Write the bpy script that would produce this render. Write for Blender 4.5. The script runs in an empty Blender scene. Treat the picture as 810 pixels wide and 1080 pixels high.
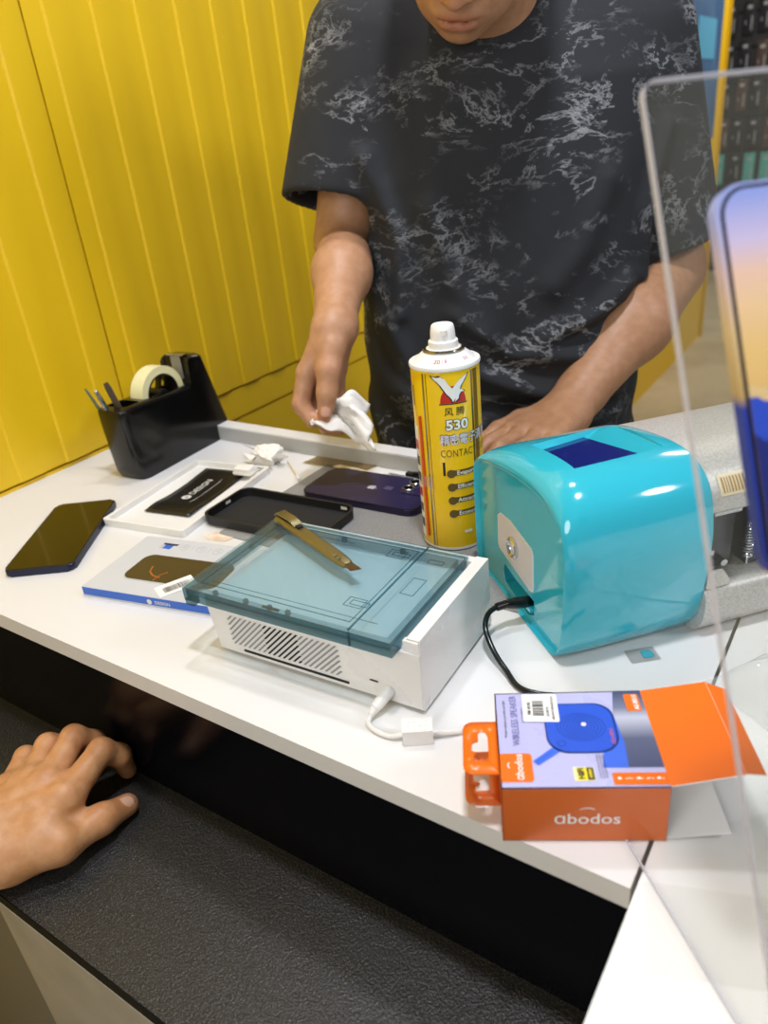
import bpy, bmesh, math, random
import numpy as np
from mathutils import Matrix, Vector

random.seed(7)
SC = bpy.context.scene
COL = SC.collection
PI = math.pi
R = math.radians

# ------------------------------------------------------------------ materials
def lin(h):
    if isinstance(h, str):
        h = h.lstrip('#')
        c = [int(h[i:i + 2], 16) / 255 for i in (0, 2, 4)]
    else:
        c = h
    return tuple(x / 12.92 if x <= .04045 else ((x + .055) / 1.055) ** 2.4 for x in c) + (1,)

MAT = {}
def pm(name, col, rough=.5, metal=0., noise=.0, nscale=40, bump=0., bscale=300, coat=0., spec=.5, sss=0., mottle=None, emit=None):
    """principled material with procedural roughness / colour mottling / bump"""
    if name in MAT:
        return MAT[name]
    m = bpy.data.materials.new(name); m.use_nodes = True
    nt = m.node_tree; b = nt.nodes['Principled BSDF']
    b.inputs['Base Color'].default_value = lin(col)
    b.inputs['Roughness'].default_value = rough
    b.inputs['Metallic'].default_value = metal
    b.inputs['Specular IOR Level'].default_value = spec
    b.inputs['Coat Weight'].default_value = coat
    b.inputs['Coat Roughness'].default_value = .05
    if sss:
        b.inputs['Subsurface Weight'].default_value = sss
        b.inputs['Subsurface Radius'].default_value = (.008, .004, .002)
    tc = nt.nodes.new('ShaderNodeTexCoord')
    nz = nt.nodes.new('ShaderNodeTexNoise'); nz.inputs['Scale'].default_value = nscale
    nz.inputs['Detail'].default_value = 4
    nt.links.new(tc.outputs['Object'], nz.inputs['Vector'])
    mr = nt.nodes.new('ShaderNodeMapRange')
    mr.inputs['To Min'].default_value = max(.02, rough - .04); mr.inputs['To Max'].default_value = min(1, rough + .04)
    nt.links.new(nz.outputs['Fac'], mr.inputs['Value']); nt.links.new(mr.outputs[0], b.inputs['Roughness'])
    if mottle:
        mx = nt.nodes.new('ShaderNodeMix'); mx.data_type = 'RGBA'
        mx.inputs['A'].default_value = lin(col); mx.inputs['B'].default_value = lin(mottle)
        rp = nt.nodes.new('ShaderNodeMapRange'); rp.inputs['From Min'].default_value = .4; rp.inputs['From Max'].default_value = .65
        nt.links.new(nz.outputs['Fac'], rp.inputs['Value']); nt.links.new(rp.outputs[0], mx.inputs['Factor'])
        nt.links.new(mx.outputs['Result'], b.inputs['Base Color'])
    if bump:
        n2 = nt.nodes.new('ShaderNodeTexNoise'); n2.inputs['Scale'].default_value = bscale; n2.inputs['Detail'].default_value = 3
        nt.links.new(tc.outputs['Object'], n2.inputs['Vector'])
        bp = nt.nodes.new('ShaderNodeBump'); bp.inputs['Strength'].default_value = bump; bp.inputs['Distance'].default_value = .001
        nt.links.new(n2.outputs['Fac'], bp.inputs['Height']); nt.links.new(bp.outputs[0], b.inputs['Normal'])
    MAT[name] = m
    return m

def clear(name, tint, opacity=0., gloss=.03, ior=1.5, body='#ffffff'):
    """thin clear plastic: tinted transparency + fresnel gloss (+ a little milky diffuse)"""
    if name in MAT:
        return MAT[name]
    m = bpy.data.materials.new(name); m.use_nodes = True
    nt = m.node_tree; nt.nodes.clear()
    out = nt.nodes.new('ShaderNodeOutputMaterial')
    tr = nt.nodes.new('ShaderNodeBsdfTransparent'); tr.inputs[0].default_value = lin(tint)
    gl = nt.nodes.new('ShaderNodeBsdfGlossy'); gl.inputs['Roughness'].default_value = gloss
    lw = nt.nodes.new('ShaderNodeLayerWeight'); lw.inputs[0].default_value = .5
    pw = nt.nodes.new('ShaderNodeMath'); pw.operation = 'POWER'; pw.inputs[1].default_value = 5
    fr = nt.nodes.new('ShaderNodeMath'); fr.operation = 'MULTIPLY_ADD'; fr.inputs[1].default_value = .9; fr.inputs[2].default_value = ((ior - 1) / (ior + 1)) ** 2
    nt.links.new(lw.outputs['Facing'], pw.inputs[0]); nt.links.new(pw.outputs[0], fr.inputs[0])
    mx = nt.nodes.new('ShaderNodeMixShader')
    if opacity:
        df = nt.nodes.new('ShaderNodeBsdfDiffuse'); df.inputs[0].default_value = lin(body)
        m0 = nt.nodes.new('ShaderNodeMixShader'); m0.inputs[0].default_value = opacity
        nt.links.new(tr.outputs[0], m0.inputs[1]); nt.links.new(df.outputs[0], m0.inputs[2])
        nt.links.new(m0.outputs[0], mx.inputs[1])
    else:
        nt.links.new(tr.outputs[0], mx.inputs[1])
    nt.links.new(fr.outputs[0], mx.inputs[0]); nt.links.new(gl.outputs[0], mx.inputs[2])
    nt.links.new(mx.outputs[0], out.inputs[0])
    MAT[name] = m
    return m

def marble_shirt():
    m = pm('marbled_cotton', '#0c0d10', .85, bump=.25, bscale=900)
    nt = m.node_tree; b = nt.nodes['Principled BSDF']
    tc = nt.nodes.new('ShaderNodeTexCoord')
    mp = nt.nodes.new('ShaderNodeMapping'); mp.inputs['Rotation'].default_value = (.2, .3, .5); mp.inputs['Scale'].default_value = (1, 1, 1.7)
    nt.links.new(tc.outputs['Object'], mp.inputs[0])
    def noise(sc, det, dist, w=0):
        n = nt.nodes.new('ShaderNodeTexNoise'); n.inputs['Scale'].default_value = sc
        n.inputs['Detail'].default_value = det; n.inputs['Distortion'].default_value = dist; n.inputs['Roughness'].default_value = .68
        n.noise_dimensions = '4D'; n.inputs['W'].default_value = w
        nt.links.new(mp.outputs[0], n.inputs['Vector']); return n
    def vein(n, width):
        s = nt.nodes.new('ShaderNodeMath'); s.operation = 'SUBTRACT'; s.inputs[1].default_value = .5
        a = nt.nodes.new('ShaderNodeMath'); a.operation = 'ABSOLUTE'
        r = nt.nodes.new('ShaderNodeMapRange'); r.inputs['From Min'].default_value = 0; r.inputs['From Max'].default_value = width
        r.inputs['To Min'].default_value = 1; r.inputs['To Max'].default_value = 0
        nt.links.new(n.outputs['Fac'], s.inputs[0]); nt.links.new(s.outputs[0], a.inputs[0]); nt.links.new(a.outputs[0], r.inputs['Value'])
        return r
    def rng(n, lo, hi):
        r = nt.nodes.new('ShaderNodeMapRange'); r.inputs['From Min'].default_value = lo; r.inputs['From Max'].default_value = hi
        nt.links.new(n.outputs['Fac'], r.inputs['Value']); return r
    def mul(a, b_):
        k = nt.nodes.new('ShaderNodeMath'); k.operation = 'MULTIPLY'
        nt.links.new(a.outputs[0], k.inputs[0]); nt.links.new(b_.outputs[0], k.inputs[1]); return k
    v = mul(vein(noise(4.5, 7, .6, 1.3), .014), rng(noise(8, 3, 0, 4), .48, .64))
    v2 = mul(vein(noise(11, 8, .5, 7.1), .018), rng(noise(6, 3, 0, 9), .50, .66))
    blot = mul(rng(noise(30, 9, .3, 3), .56, .74), rng(noise(6.5, 3, 0, 2.2), .58, .74))
    def add(a, b_):
        k = nt.nodes.new('ShaderNodeMath'); k.operation = 'ADD'; k.use_clamp = True
        nt.links.new(a.outputs[0], k.inputs[0]); nt.links.new(b_.outputs[0], k.inputs[1]); return k
    t = add(add(v, v2), blot)
    mx = nt.nodes.new('ShaderNodeMix'); mx.data_type = 'RGBA'
    mx.inputs['A'].default_value = lin('#212429'); mx.inputs['B'].default_value = lin('#8f9296')
    nt.links.new(t.outputs[0], mx.inputs['Factor']); nt.links.new(mx.outputs['Result'], b.inputs['Base Color'])
    return m

def skin_mat(name, col, dark):
    m = pm(name, col, .48, nscale=90, bump=.12, bscale=420, sss=.12, mottle=dark)
    nt = m.node_tree; b = nt.nodes['Principled BSDF']
    at = nt.nodes.new('ShaderNodeAttribute'); at.attribute_name = 'tint'
    old = b.inputs['Base Color'].links[0].from_socket
    mx = nt.nodes.new('ShaderNodeMix'); mx.data_type = 'RGBA'; mx.blend_type = 'MULTIPLY'; mx.inputs['Factor'].default_value = 1
    nt.links.new(old, mx.inputs['A']); nt.links.new(at.outputs['Color'], mx.inputs['B'])
    nt.links.new(mx.outputs['Result'], b.inputs['Base Color'])
    return m

def ramp_mat(name, stops, axis='Y', rough=.3, lo=0., hi=1.):
    """printed colour gradient along one object axis"""
    m = pm(name, '#ffffff', rough)
    nt = m.node_tree; b = nt.nodes['Principled BSDF']
    tc = nt.nodes.new('ShaderNodeTexCoord'); sp = nt.nodes.new('ShaderNodeSeparateXYZ')
    mr = nt.nodes.new('ShaderNodeMapRange'); mr.inputs['From Min'].default_value = lo; mr.inputs['From Max'].default_value = hi
    cr = nt.nodes.new('ShaderNodeValToRGB')
    el = cr.color_ramp.elements
    while len(el) < len(stops): el.new(.5)
    for e, (p, c) in zip(el, stops): e.position = p; e.color = lin(c)
    nt.links.new(tc.outputs['Object'], sp.inputs[0]); nt.links.new(sp.outputs[axis], mr.inputs['Value'])
    nt.links.new(mr.outputs[0], cr.inputs[0]); nt.links.new(cr.outputs[0], b.inputs['Base Color'])
    return m

# ------------------------------------------------------------------ mesh building
def cr_closed(pts, n):
    P = np.array(pts, float); k = len(P); out = []
    for i in range(k):
        p0, p1, p2, p3 = P[i - 1], P[i], P[(i + 1) % k], P[(i + 2) % k]
        for t in np.linspace(0, 1, n, endpoint=False):
            out.append(.5 * ((2 * p1) + (-p0 + p2) * t + (2 * p0 - 5 * p1 + 4 * p2 - p3) * t * t + (-p0 + 3 * p1 - 3 * p2 + p3) * t ** 3))
    return np.array(out)

def cr_open(pts, n=8):
    P = np.array(pts, float); k = len(P)
    P = np.vstack([2 * P[0] - P[1], P, 2 * P[-1] - P[-2]]); out = []
    for i in range(1, k):
        p0, p1, p2, p3 = P[i - 1], P[i], P[i + 1], P[i + 2]
        for t in np.linspace(0, 1, n, endpoint=False):
            out.append(.5 * ((2 * p1) + (-p0 + p2) * t + (2 * p0 - 5 * p1 + 4 * p2 - p3) * t * t + (-p0 + 3 * p1 - 3 * p2 + p3) * t ** 3))
    out.append(P[-2]); return [tuple(p) for p in out]

def rrect(x0, y0, x1, y1, r, n=6):
    """rounded rectangle outline; r one radius or four (bl, br, tr, tl)"""
    rs = [r] * 4 if not isinstance(r, (tuple, list)) else r
    pts = []
    for (cx, cy, a0, rr) in ((x0 + rs[0], y0 + rs[0], PI, rs[0]), (x1 - rs[1], y0 + rs[1], 1.5 * PI, rs[1]), (x1 - rs[2], y1 - rs[2], 0, rs[2]), (x0 + rs[3], y1 - rs[3], .5 * PI, rs[3])):
        if rr <= 1e-6: pts.append((cx, cy)); continue
        for i in range(n + 1):
            a = a0 + .5 * PI * i / n
            pts.append((cx + rr * math.cos(a), cy + rr * math.sin(a)))
    return pts

def circ(cx, cy, r, n=24, a0=0, a1=2 * PI, end=False):
    return [(cx + r * math.cos(a0 + (a1 - a0) * i / n), cy + r * math.sin(a0 + (a1 - a0) * i / n)) for i in range(n + (1 if end else 0))]

class MB:
    def __init__(s): s.bm = bmesh.new(); s.mats = []
    def mi(s, m):
        if m not in s.mats: s.mats.append(m)
        return s.mats.index(m)
    def add(s, vs, fs, m, M=None, fn=None):
        nv = []
        for v in vs:
            v = Vector(v)
            if M is not None: v = M @ v
            if fn: v = Vector(fn(v))
            nv.append(s.bm.verts.new(v))
        k = s.mi(m); nf = []
        for f in fs:
            try:
                q = s.bm.faces.new([nv[i] for i in f]); q.material_index = k; q.smooth = True; nf.append(q)
            except ValueError: pass
        return nv, nf
    def box(s, c, d, m, bev=0, seg=2, M=None):
        x, y, z = [q / 2 for q in d]
        vs = [(c[0] + a * x, c[1] + b * y, c[2] + e * z) for a in (-1, 1) for b in (-1, 1) for e in (-1, 1)]
        fs = [(0, 1, 3, 2), (4, 6, 7, 5), (0, 4, 5, 1), (2, 3, 7, 6), (0, 2, 6, 4), (1, 5, 7, 3)]
        nv, nf = s.add(vs, fs, m, M)
        if bev: s.bev(nf, bev, seg)
    def bev(s, nf, bev, seg=2):
        es = {e for f in nf for e in f.edges if len(e.link_faces) == 2 and e.calc_face_angle(0) > .5}
        bmesh.ops.bevel(s.bm, geom=list(es), offset=bev, segments=seg, profile=.5, affect='EDGES', clamp_overlap=True)
    def prism(s, poly, z0, z1, m, bev=0, seg=2, M=None, cap=True, mtop=None):
        n = len(poly)
        vs = [(p[0], p[1], z0) for p in poly] + [(p[0], p[1], z1) for p in poly]
        fs = [(i, (i + 1) % n, n + (i + 1) % n, n + i) for i in range(n)]
        nv, nf = s.add(vs, fs, m, M)
        if cap:
            b = s.bm.faces.new(nv[:n][::-1]); b.material_index = s.mi(m); b.smooth = True
            t = s.bm.faces.new(nv[n:]); t.material_index = s.mi(mtop or m); t.smooth = True
            if bev:
                es = list(t.edges) + list(b.edges)
                bmesh.ops.bevel(s.bm, geom=es, offset=bev, segments=seg, profile=.5, affect='EDGES', clamp_overlap=True)
    def ring(s, outer, inner, z0, z1, m, M=None):
        """a frame between two outlines with the same number of points"""
        n = len(outer)
        vs = [(p[0], p[1], z0) for p in outer] + [(p[0], p[1], z1) for p in outer] + [(p[0], p[1], z0) for p in inner] + [(p[0], p[1], z1) for p in inner]
        fs = []
        for i in range(n):
            j = (i + 1) % n
            fs += [(i, j, n + j, n + i), (n + i, n + j, 3 * n + j, 3 * n + i), (3 * n + i, 3 * n + j, 2 * n + j, 2 * n + i), (2 * n + i, 2 * n + j, j, i)]
        return s.add(vs, fs, m, M)
    def poly(s, pts, m, z=0., M=None, fn=None, sub=0):
        vs = [(p[0], p[1], z) for p in pts]
        if not sub:
            return s.add(vs, [tuple(range(len(vs)))], m, M, fn)
        t = bmesh.new(); f = t.faces.new([t.verts.new(v) for v in vs])
        bmesh.ops.triangulate(t, faces=[f])
        for _ in range(sub): bmesh.ops.subdivide_edges(t, edges=t.edges[:], cuts=1, use_grid_fill=True)
        t.verts.index_update()
        s.add([v.co.copy() for v in t.verts], [tuple(v.index for v in f.verts) for f in t.faces], m, M, fn); t.free()
    def lathe(s, prof, m, seg=32, M=None, a0=0, a1=2 * PI):
        full = abs(a1 - a0 - 2 * PI) < 1e-6; k = seg if full else seg + 1
        vs = []; fs = []; n = len(prof)
        for i in range(k):
            a = a0 + (a1 - a0) * i / seg
            vs += [(r * math.cos(a), r * math.sin(a), z) for r, z in prof]
        for i in range(seg):
            j = (i + 1) % k
            for q in range(n - 1):
                fs.append((i * n + q, j * n + q, j * n + q + 1, i * n + q + 1))
        nv, nf = s.add(vs, fs, m, M)
        bmesh.ops.remove_doubles(s.bm, verts=nv, dist=1e-6)
    def tube(s, path, r, m, seg=10, M=None, cap=True):
        P = [Vector(p) for p in path]; n = len(P)
        rr = r if isinstance(r, (list, tuple)) else [r] * n
        T = [(P[min(i + 1, n - 1)] - P[max(i - 1, 0)]).normalized() for i in range(n)]
        u = T[0].orthogonal().normalized(); vs = []; fs = []
        for i in range(n):
            u = (u - T[i] * u.dot(T[i])).normalized(); w = T[i].cross(u)
            for k in range(seg):
                a = 2 * PI * k / seg
                vs.append(P[i] + (u * math.cos(a) + w * math.sin(a)) * rr[i])
        for i in range(n - 1):
            for k in range(seg):
                fs.append((i * seg + k, i * seg + (k + 1) % seg, (i + 1) * seg + (k + 1) % seg, (i + 1) * seg + k))
        if cap: fs += [tuple(range(seg))[::-1], tuple(range((n - 1) * seg, n * seg))]
        s.add(vs, fs, m, M)
    def loft(s, rings, m, cap=True, M=None):
        n = len(rings[0]); vs = [p for r in rings for p in r]; fs = []
        for i in range(len(rings) - 1):
            for k in range(n):
                fs.append((i * n + k, i * n + (k + 1) % n, (i + 1) * n + (k + 1) % n, (i + 1) * n + k))
        if cap: fs += [tuple(range(n))[::-1], tuple(range((len(rings) - 1) * n, len(rings) * n))]
        return s.add(vs, fs, m, M)
    def text(s, body, size, m, M=None, fn=None, align='CENTER', bold=0., sx=1., spacing=1.):
        cu = bpy.data.curves.new('lettering', 'FONT'); cu.body = body; cu.size = size
        cu.align_x = align; cu.align_y = 'CENTER'; cu.offset = bold; cu.resolution_u = 3; cu.space_character = spacing
        ob = bpy.data.objects.new('lettering', cu); COL.objects.link(ob)
        dg = bpy.context.evaluated_depsgraph_get()
        me = bpy.data.meshes.new_from_object(ob.evaluated_get(dg))
        vs = [(v.co.x * sx, v.co.y, v.co.z) for v in me.vertices]; fs = [tuple(p.vertices) for p in me.polygons]
        bpy.data.objects.remove(ob); bpy.data.curves.remove(cu); bpy.data.meshes.remove(me)
        s.add(vs, fs, m, M, fn)
    def build(s, name, parent=None, angle=35, recalc=True, loc=None):
        if recalc: bmesh.ops.recalc_face_normals(s.bm, faces=s.bm.faces)
        me = bpy.data.meshes.new(name); s.bm.to_mesh(me); s.bm.free()
        for m in s.mats: me.materials.append(m)
        me.set_sharp_from_angle(angle=R(angle))
        o = bpy.data.objects.new(name, me); COL.objects.link(o)
        if parent: o.parent = parent
        if loc: o.location = loc
        return o

def tag(o, label, cat, group=None, kind=None):
    if label: o['label'] = label
    if cat: o['category'] = cat
    if group: o['group'] = group
    if kind: o['kind'] = kind
    return o
def thing(name, label, cat, loc=(0, 0, 0), rz=0., group=None, rot=None):
    o = bpy.data.objects.new(name, None); o.empty_display_size = .03; COL.objects.link(o)
    o.location = loc; o.rotation_euler = rot if rot else (0, 0, R(rz))
    return tag(o, label, cat, group)
def structure(o): o['kind'] = 'structure'; return o
def bake(o):
    """replace an object's mesh by its evaluated (modifier-applied) mesh"""
    dg = bpy.context.evaluated_depsgraph_get(); dg.update()
    me = bpy.data.meshes.new_from_object(o.evaluated_get(dg)); old = o.data
    o.modifiers.clear(); o.data = me; me.name = o.name; bpy.data.meshes.remove(old)
def cut(o, mb):
    c = mb.build('cutter'); c.parent = o.parent
    md = o.modifiers.new('cut', 'BOOLEAN'); md.operation = 'DIFFERENCE'; md.object = c; md.solver = 'EXACT'
    bake(o); bpy.data.objects.remove(c)
    o.data.set_sharp_from_angle(angle=R(35))
def T(x, y, z): return Matrix.Translation((x, y, z))
def RX(a): return Matrix.Rotation(R(a), 4, 'X')
def RY(a): return Matrix.Rotation(R(a), 4, 'Y')
def RZ(a): return Matrix.Rotation(R(a), 4, 'Z')

# ------------------------------------------------------------------ implicit surfaces for bodies and cloth
def smin(a, b, k):
    h = np.clip(.5 + .5 * (b - a) / k, 0, 1)
    return b * (1 - h) + a * h - k * h * (1 - h)
def smax(a, b, k): return -smin(-a, -b, k)
def cone(p, a, b, ra, rb):
    a = np.asarray(a, float); ba = np.asarray(b, float) - a; pa = p - a
    t = np.clip(pa @ ba / (ba @ ba), 0, 1)
    return np.linalg.norm(pa - t[:, None] * ba, axis=1) - (ra + (rb - ra) * t)
def ell(p, c, r, B=None):
    q = p - np.asarray(c, float)
    if B is not None: q = q @ np.asarray(B).T
    r = np.asarray(r, float)
    k0 = np.linalg.norm(q / r, axis=1); k1 = np.linalg.norm(q / (r * r), axis=1) + 1e-9
    return k0 * (k0 - 1) / k1
def chain(p, pts, rs, k=.003):
    d = None
    for i in range(len(pts) - 1):
        e = cone(p, pts[i], pts[i + 1], rs[i], rs[i + 1])
        d = e if d is None else smin(d, e, k)
    return d

def surf(f, lo, hi, h, blk=12):
    """surface nets over the blocks near the zero set of f"""
    lo = np.array(lo, float); nb = np.ceil((np.array(hi) - lo) / (h * blk)).astype(int)
    B = np.stack(np.meshgrid(*[np.arange(n) for n in nb], indexing='ij'), -1).reshape(-1, 3)
    d = f(lo + (B + .5) * blk * h)
    B = B[np.abs(d) < blk * h * 1.35]
    g = np.arange(blk + 1); G = np.stack(np.meshgrid(g, g, g, indexing='ij'), -1).reshape(-1, 3)
    N = nb * blk + 2
    key = lambda c: (c[..., 0].astype(np.int64) * N[1] + c[..., 1]) * N[2] + c[..., 2]
    ck, cp, quads = [], [], []
    cor = np.array([(i, j, k) for i in (0, 1) for j in (0, 1) for k in (0, 1)])
    for b in B:
        base = b * blk
        D = f(lo + (base + G) * h).reshape(blk + 1, blk + 1, blk + 1)
        S = D < 0
        if S.all() or not S.any(): continue
        c8 = np.stack([S[i:blk + i, j:blk + j, k:blk + k] for i, j, k in cor], -1)
        mix = c8.any(-1) & ~c8.all(-1); idx = np.argwhere(mix)
        if len(idx):
            v8 = np.stack([D[i:blk + i, j:blk + j, k:blk + k][mix] for i, j, k in cor], -1)
            acc = np.zeros((len(idx), 3)); cnt = np.zeros((len(idx), 1))
            for a in range(8):
                for ax in range(3):
                    e = cor[a].copy()
                    if e[ax]: continue
                    e[ax] = 1; bb = int(e[0] * 4 + e[1] * 2 + e[2])
                    da, db = v8[:, a], v8[:, bb]; cr = (da < 0) != (db < 0)
                    t = np.where(cr, da / np.where(cr, da - db, 1), 0)
                    pt = np.repeat(cor[a][None].astype(float), len(idx), 0); pt[:, ax] = t
                    acc += np.where(cr[:, None], pt, 0); cnt += cr[:, None]
            ck.append(key(base + idx)); cp.append(lo + (base + idx + acc / cnt) * h)
        for ax in range(3):
            sl = [slice(0, blk)] * 3; s2 = list(sl); s2[ax] = slice(1, blk + 1)
            A, Bq = S[tuple(sl)], S[tuple(s2)]
            e = np.argwhere(A != Bq)
            if not len(e): continue
            fl = A[A != Bq]; o1, o2 = [(1, 2), (2, 0), (0, 1)][ax]
            c = base + e; u = np.zeros(3, int); u[o1] = 1; w = np.zeros(3, int); w[o2] = 1
            q = np.stack([key(c - u - w), key(c - w), key(c), key(c - u)], 1)
            q[~fl] = q[~fl][:, ::-1]; quads.append(q)
    ck = np.concatenate(ck); cp = np.concatenate(cp); quads = np.concatenate(quads)
    o = np.argsort(ck); ck = ck[o]; cp = cp[o]
    ix = np.searchsorted(ck, quads); ix = np.clip(ix, 0, len(ck) - 1)
    ok = (ck[ix] == quads).all(1)
    return cp, ix[ok]

def sdf_obj(name, f, lo, hi, h, mat, parent=None, smooth=3, tint=None):
    V, F = surf(f, lo, hi, h)
    # light laplacian smoothing
    e = np.concatenate([F[:, [0, 1]], F[:, [1, 2]], F[:, [2, 3]], F[:, [3, 0]]]); e = np.concatenate([e, e[:, ::-1]])
    deg = np.bincount(e[:, 0], minlength=len(V))[:, None].clip(1)
    for _ in range(smooth):
        s = np.stack([np.bincount(e[:, 0], V[e[:, 1], i], minlength=len(V)) for i in range(3)], 1) / deg
        V = V + .5 * (s - V)
    me = bpy.data.meshes.new(name)
    me.vertices.add(len(V)); me.vertices.foreach_set('co', V.astype(np.float32).ravel())
    me.loops.add(F.size); me.loops.foreach_set('vertex_index', F.astype(np.int32).ravel())
    me.polygons.add(len(F)); me.polygons.foreach_set('loop_start', np.arange(0, F.size, 4, dtype=np.int32))
    me.update(calc_edges=True); me.validate()
    me.polygons.foreach_set('use_smooth', np.ones(len(me.polygons), bool))
    if tint is not None:
        c = np.ones((len(V), 4), np.float32); c[:, :3] = tint(V)
        at = me.color_attributes.new('tint', 'FLOAT_COLOR', 'POINT'); at.data.foreach_set('color', c.ravel())
    me.materials.append(mat)
    o = bpy.data.objects.new(name, me); COL.objects.link(o)
    if parent: o.parent = parent
    return o

# ================================================================== SETTING
FLOOR = -.85
m_yel = pm('yellow_paint', '#e2ba12', .42, nscale=6, bump=.04, bscale=60)
m_white = pm('white_laminate', '#dddcda', .3, nscale=8); m_white2 = pm('lit_white_laminate', '#eae9e7', .3, nscale=8)  # second white is a lighter copy, painting stronger light on the side counter
m_floor = pm('beige_vinyl', '#b9ad93', .4, nscale=3, mottle='#a3977d')
m_dark = pm('charcoal_paint', '#17181b', .6)

mb = MB(); mb.box((.8, 2.5, FLOOR - .03), (5.2, 11.4, .06), m_floor)
structure(mb.build('floor'))

def corrugated(y0, y1, z0, z1):
    """one sheet of the ribbed yellow cladding"""
    pitch, ph = .0745, .7125
    X1, X0 = -.9580, -.9606
    pts = []
    k = math.floor((y0 - ph) / pitch) - 1
    while ph + k * pitch < y1 + pitch:
        b = ph + k * pitch
        pts += [(X0, b), (X1, b + .003), (X1, b + .036), (X0, b + .044)]
        k += 1
    prof = []
    for (xa, ya), (xb, yb) in zip(pts, pts[1:]):
        if yb < y0 or ya > y1: continue
        def at(y): return xa + (xb - xa) * ((y - ya) / max(1e-9, yb - ya))
        if not prof: prof.append((at(max(ya, y0)), max(ya, y0)))
        prof.append((at(min(yb, y1)), min(yb, y1)))
    back = [(x - .004, y) for x, y in reversed(prof)]
    return prof + back
mb = MB()
for ya, yb in ((-.55, .6815), (.6843, 1.92), (1.923, 3.16), (3.163, 4.6)):
    mb.prism(corrugated(ya, yb, 0, 0), .0085, 2.2, m_yel)
mb.box((-.985, 2.02, .67), (.034, 5.14, 3.06), m_yel)
mb.box((-.967, 2.02, -.45), (.006, 5.14, .80), m_yel)
structure(mb.build('wall_left', angle=20))
mb = MB(); mb.box((-.966, 2.02, -.0205), (.0075, 5.14, .050), m_yel, .0012)
structure(mb.build('trim_1'))
mb = MB(); mb.box((-.998, 4.612, .67), (.10, .02, 3.06), m_yel, .002)
structure(mb.build('trim_2'))
m_slat = pm('dark_slat_board', '#26282b', .5, nscale=12)
mb = MB()
for i in range(14): mb.box((.8, 6.6, FLOOR + .11 + i * .216), (4.6, .02, .205), m_slat, .004)
mb.box((.8, 6.63, .67), (4.6, .03, 3.06), m_dark)
structure(mb.build('wall_back'))

# ---------------------------------------------------------------- counter
XE = -.068            # where the long worktop meets the white side counter
t = thing('counter_worktop', 'long white laminate worktop along the yellow ribbed wall', 'counter', (-.5, .5, -.0175))
mb = MB(); mb.box((-.0165, .015, .00875), (.893, .455, .0175), m_white, .0012)
mb.build('worktop_slab', t)
t['label'] = 'long white laminate worktop meeting the yellow ribbed wall'
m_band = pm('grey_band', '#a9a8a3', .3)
mb = MB(); mb.box((-.1065, .239, .0287), (.713, .022, .0224), m_white, .0015)
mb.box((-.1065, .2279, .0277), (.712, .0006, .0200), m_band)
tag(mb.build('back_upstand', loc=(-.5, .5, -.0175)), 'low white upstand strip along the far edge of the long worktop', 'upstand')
m_gloss = pm('black_gloss_panel', '#06070c', .2, nscale=5, spec=.12)
mb = MB(); mb.box((-.5155, .306, -.0855), (.893, .018, .1345), m_gloss, .001)
tag(mb.build('counter_front_panel'), 'glossy black panel standing under the edge of the white worktop', 'panel')
m_shelf = pm('black_textured_laminate', '#1c1b1a', .38, bump=.9, bscale=520, nscale=600)
nt = m_shelf.node_tree; bs = nt.nodes['Principled BSDF']
sv = nt.nodes.new('ShaderNodeTexNoise'); sv.inputs['Scale'].default_value = 900; sv.inputs['Detail'].default_value = 1
tcn = nt.nodes.new('ShaderNodeTexCoord'); nt.links.new(tcn.outputs['Object'], sv.inputs['Vector'])
svr = nt.nodes.new('ShaderNodeMapRange'); svr.inputs['From Min'].default_value = .58; svr.inputs['From Max'].default_value = .75
nt.links.new(sv.outputs['Fac'], svr.inputs['Value'])
mx = nt.nodes.new('ShaderNodeMix'); mx.data_type = 'RGBA'; mx.inputs['A'].default_value = lin('#1c1c1c'); mx.inputs['B'].default_value = lin('#66645f')
nt.links.new(svr.outputs[0], mx.inputs['Factor']); nt.links.new(mx.outputs['Result'], bs.inputs['Base Color'])
t = thing('counter_shelf', 'low black speckled shelf running below the glossy black panel', 'shelf', (-.52, .22, -.1672))
mb = MB(); mb.box((0, .0015, .00725), (.902, .151, .0145), m_shelf, .0008); mb.build('shelf_board', t)
m_edge = pm('black_edge_band', '#0a0b0c', .6, spec=.1); m_strip = pm('pale_worn_edge', '#b9b6ae', .5)
mb = MB(); mb.box((0, -.0745, .0078), (.902, .0011, .0130), m_edge); mb.build('edge_band', t)
mb = MB(); mb.box((0, -.0748, .0008), (.902, .0014, .0012), m_strip); mb.build('worn_edge_line', t)
m_cab = pm('taupe_laminate', '#a29a8a', .45, nscale=14, mottle='#958d7d')
t = thing('shelf_cabinet', 'taupe laminate base cabinet standing under the black shelf', 'cabinet', (-.3, .2, FLOOR))
mb = MB(); mb.box((-.03, .03, .3375), (.52, .12, .675), m_cab, .001); mb.build('carcass', t)
mb = MB(); mb.box((-.03, -.042, .345), (.52, .012, .655), m_cab, .001); mb.build('front_panel', t)
mb = MB(); mb.box((.02, .02, .005), (.44, .09, .01), m_dark); mb.build('plinth', t)
t = thing('recessed_panel', 'taupe panel coloured as shaded, set back beside the base cabinet', 'panel', (-.7765, .176, FLOOR))
mb = MB(); mb.box((0, 0, .415), (.371, .02, .53), pm('shaded_taupe_laminate', '#6a655a', .5, nscale=10), .001); mb.build('board', t)  # cabinet taupe darkened in colour to stand for shade under the shelf
mb = MB(); mb.box((0, .015, .075), (.371, .02, .15), m_dark, .001); mb.build('plinth', t)
t = thing('side_counter', 'white side counter under the clear acrylic stand', 'counter', (.35, .15, FLOOR))
mb = MB(); mb.box((0, .09, .84125), (.8345, 1.13, .0175), m_white2, .0012); mb.build('worktop_slab', t)
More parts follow.
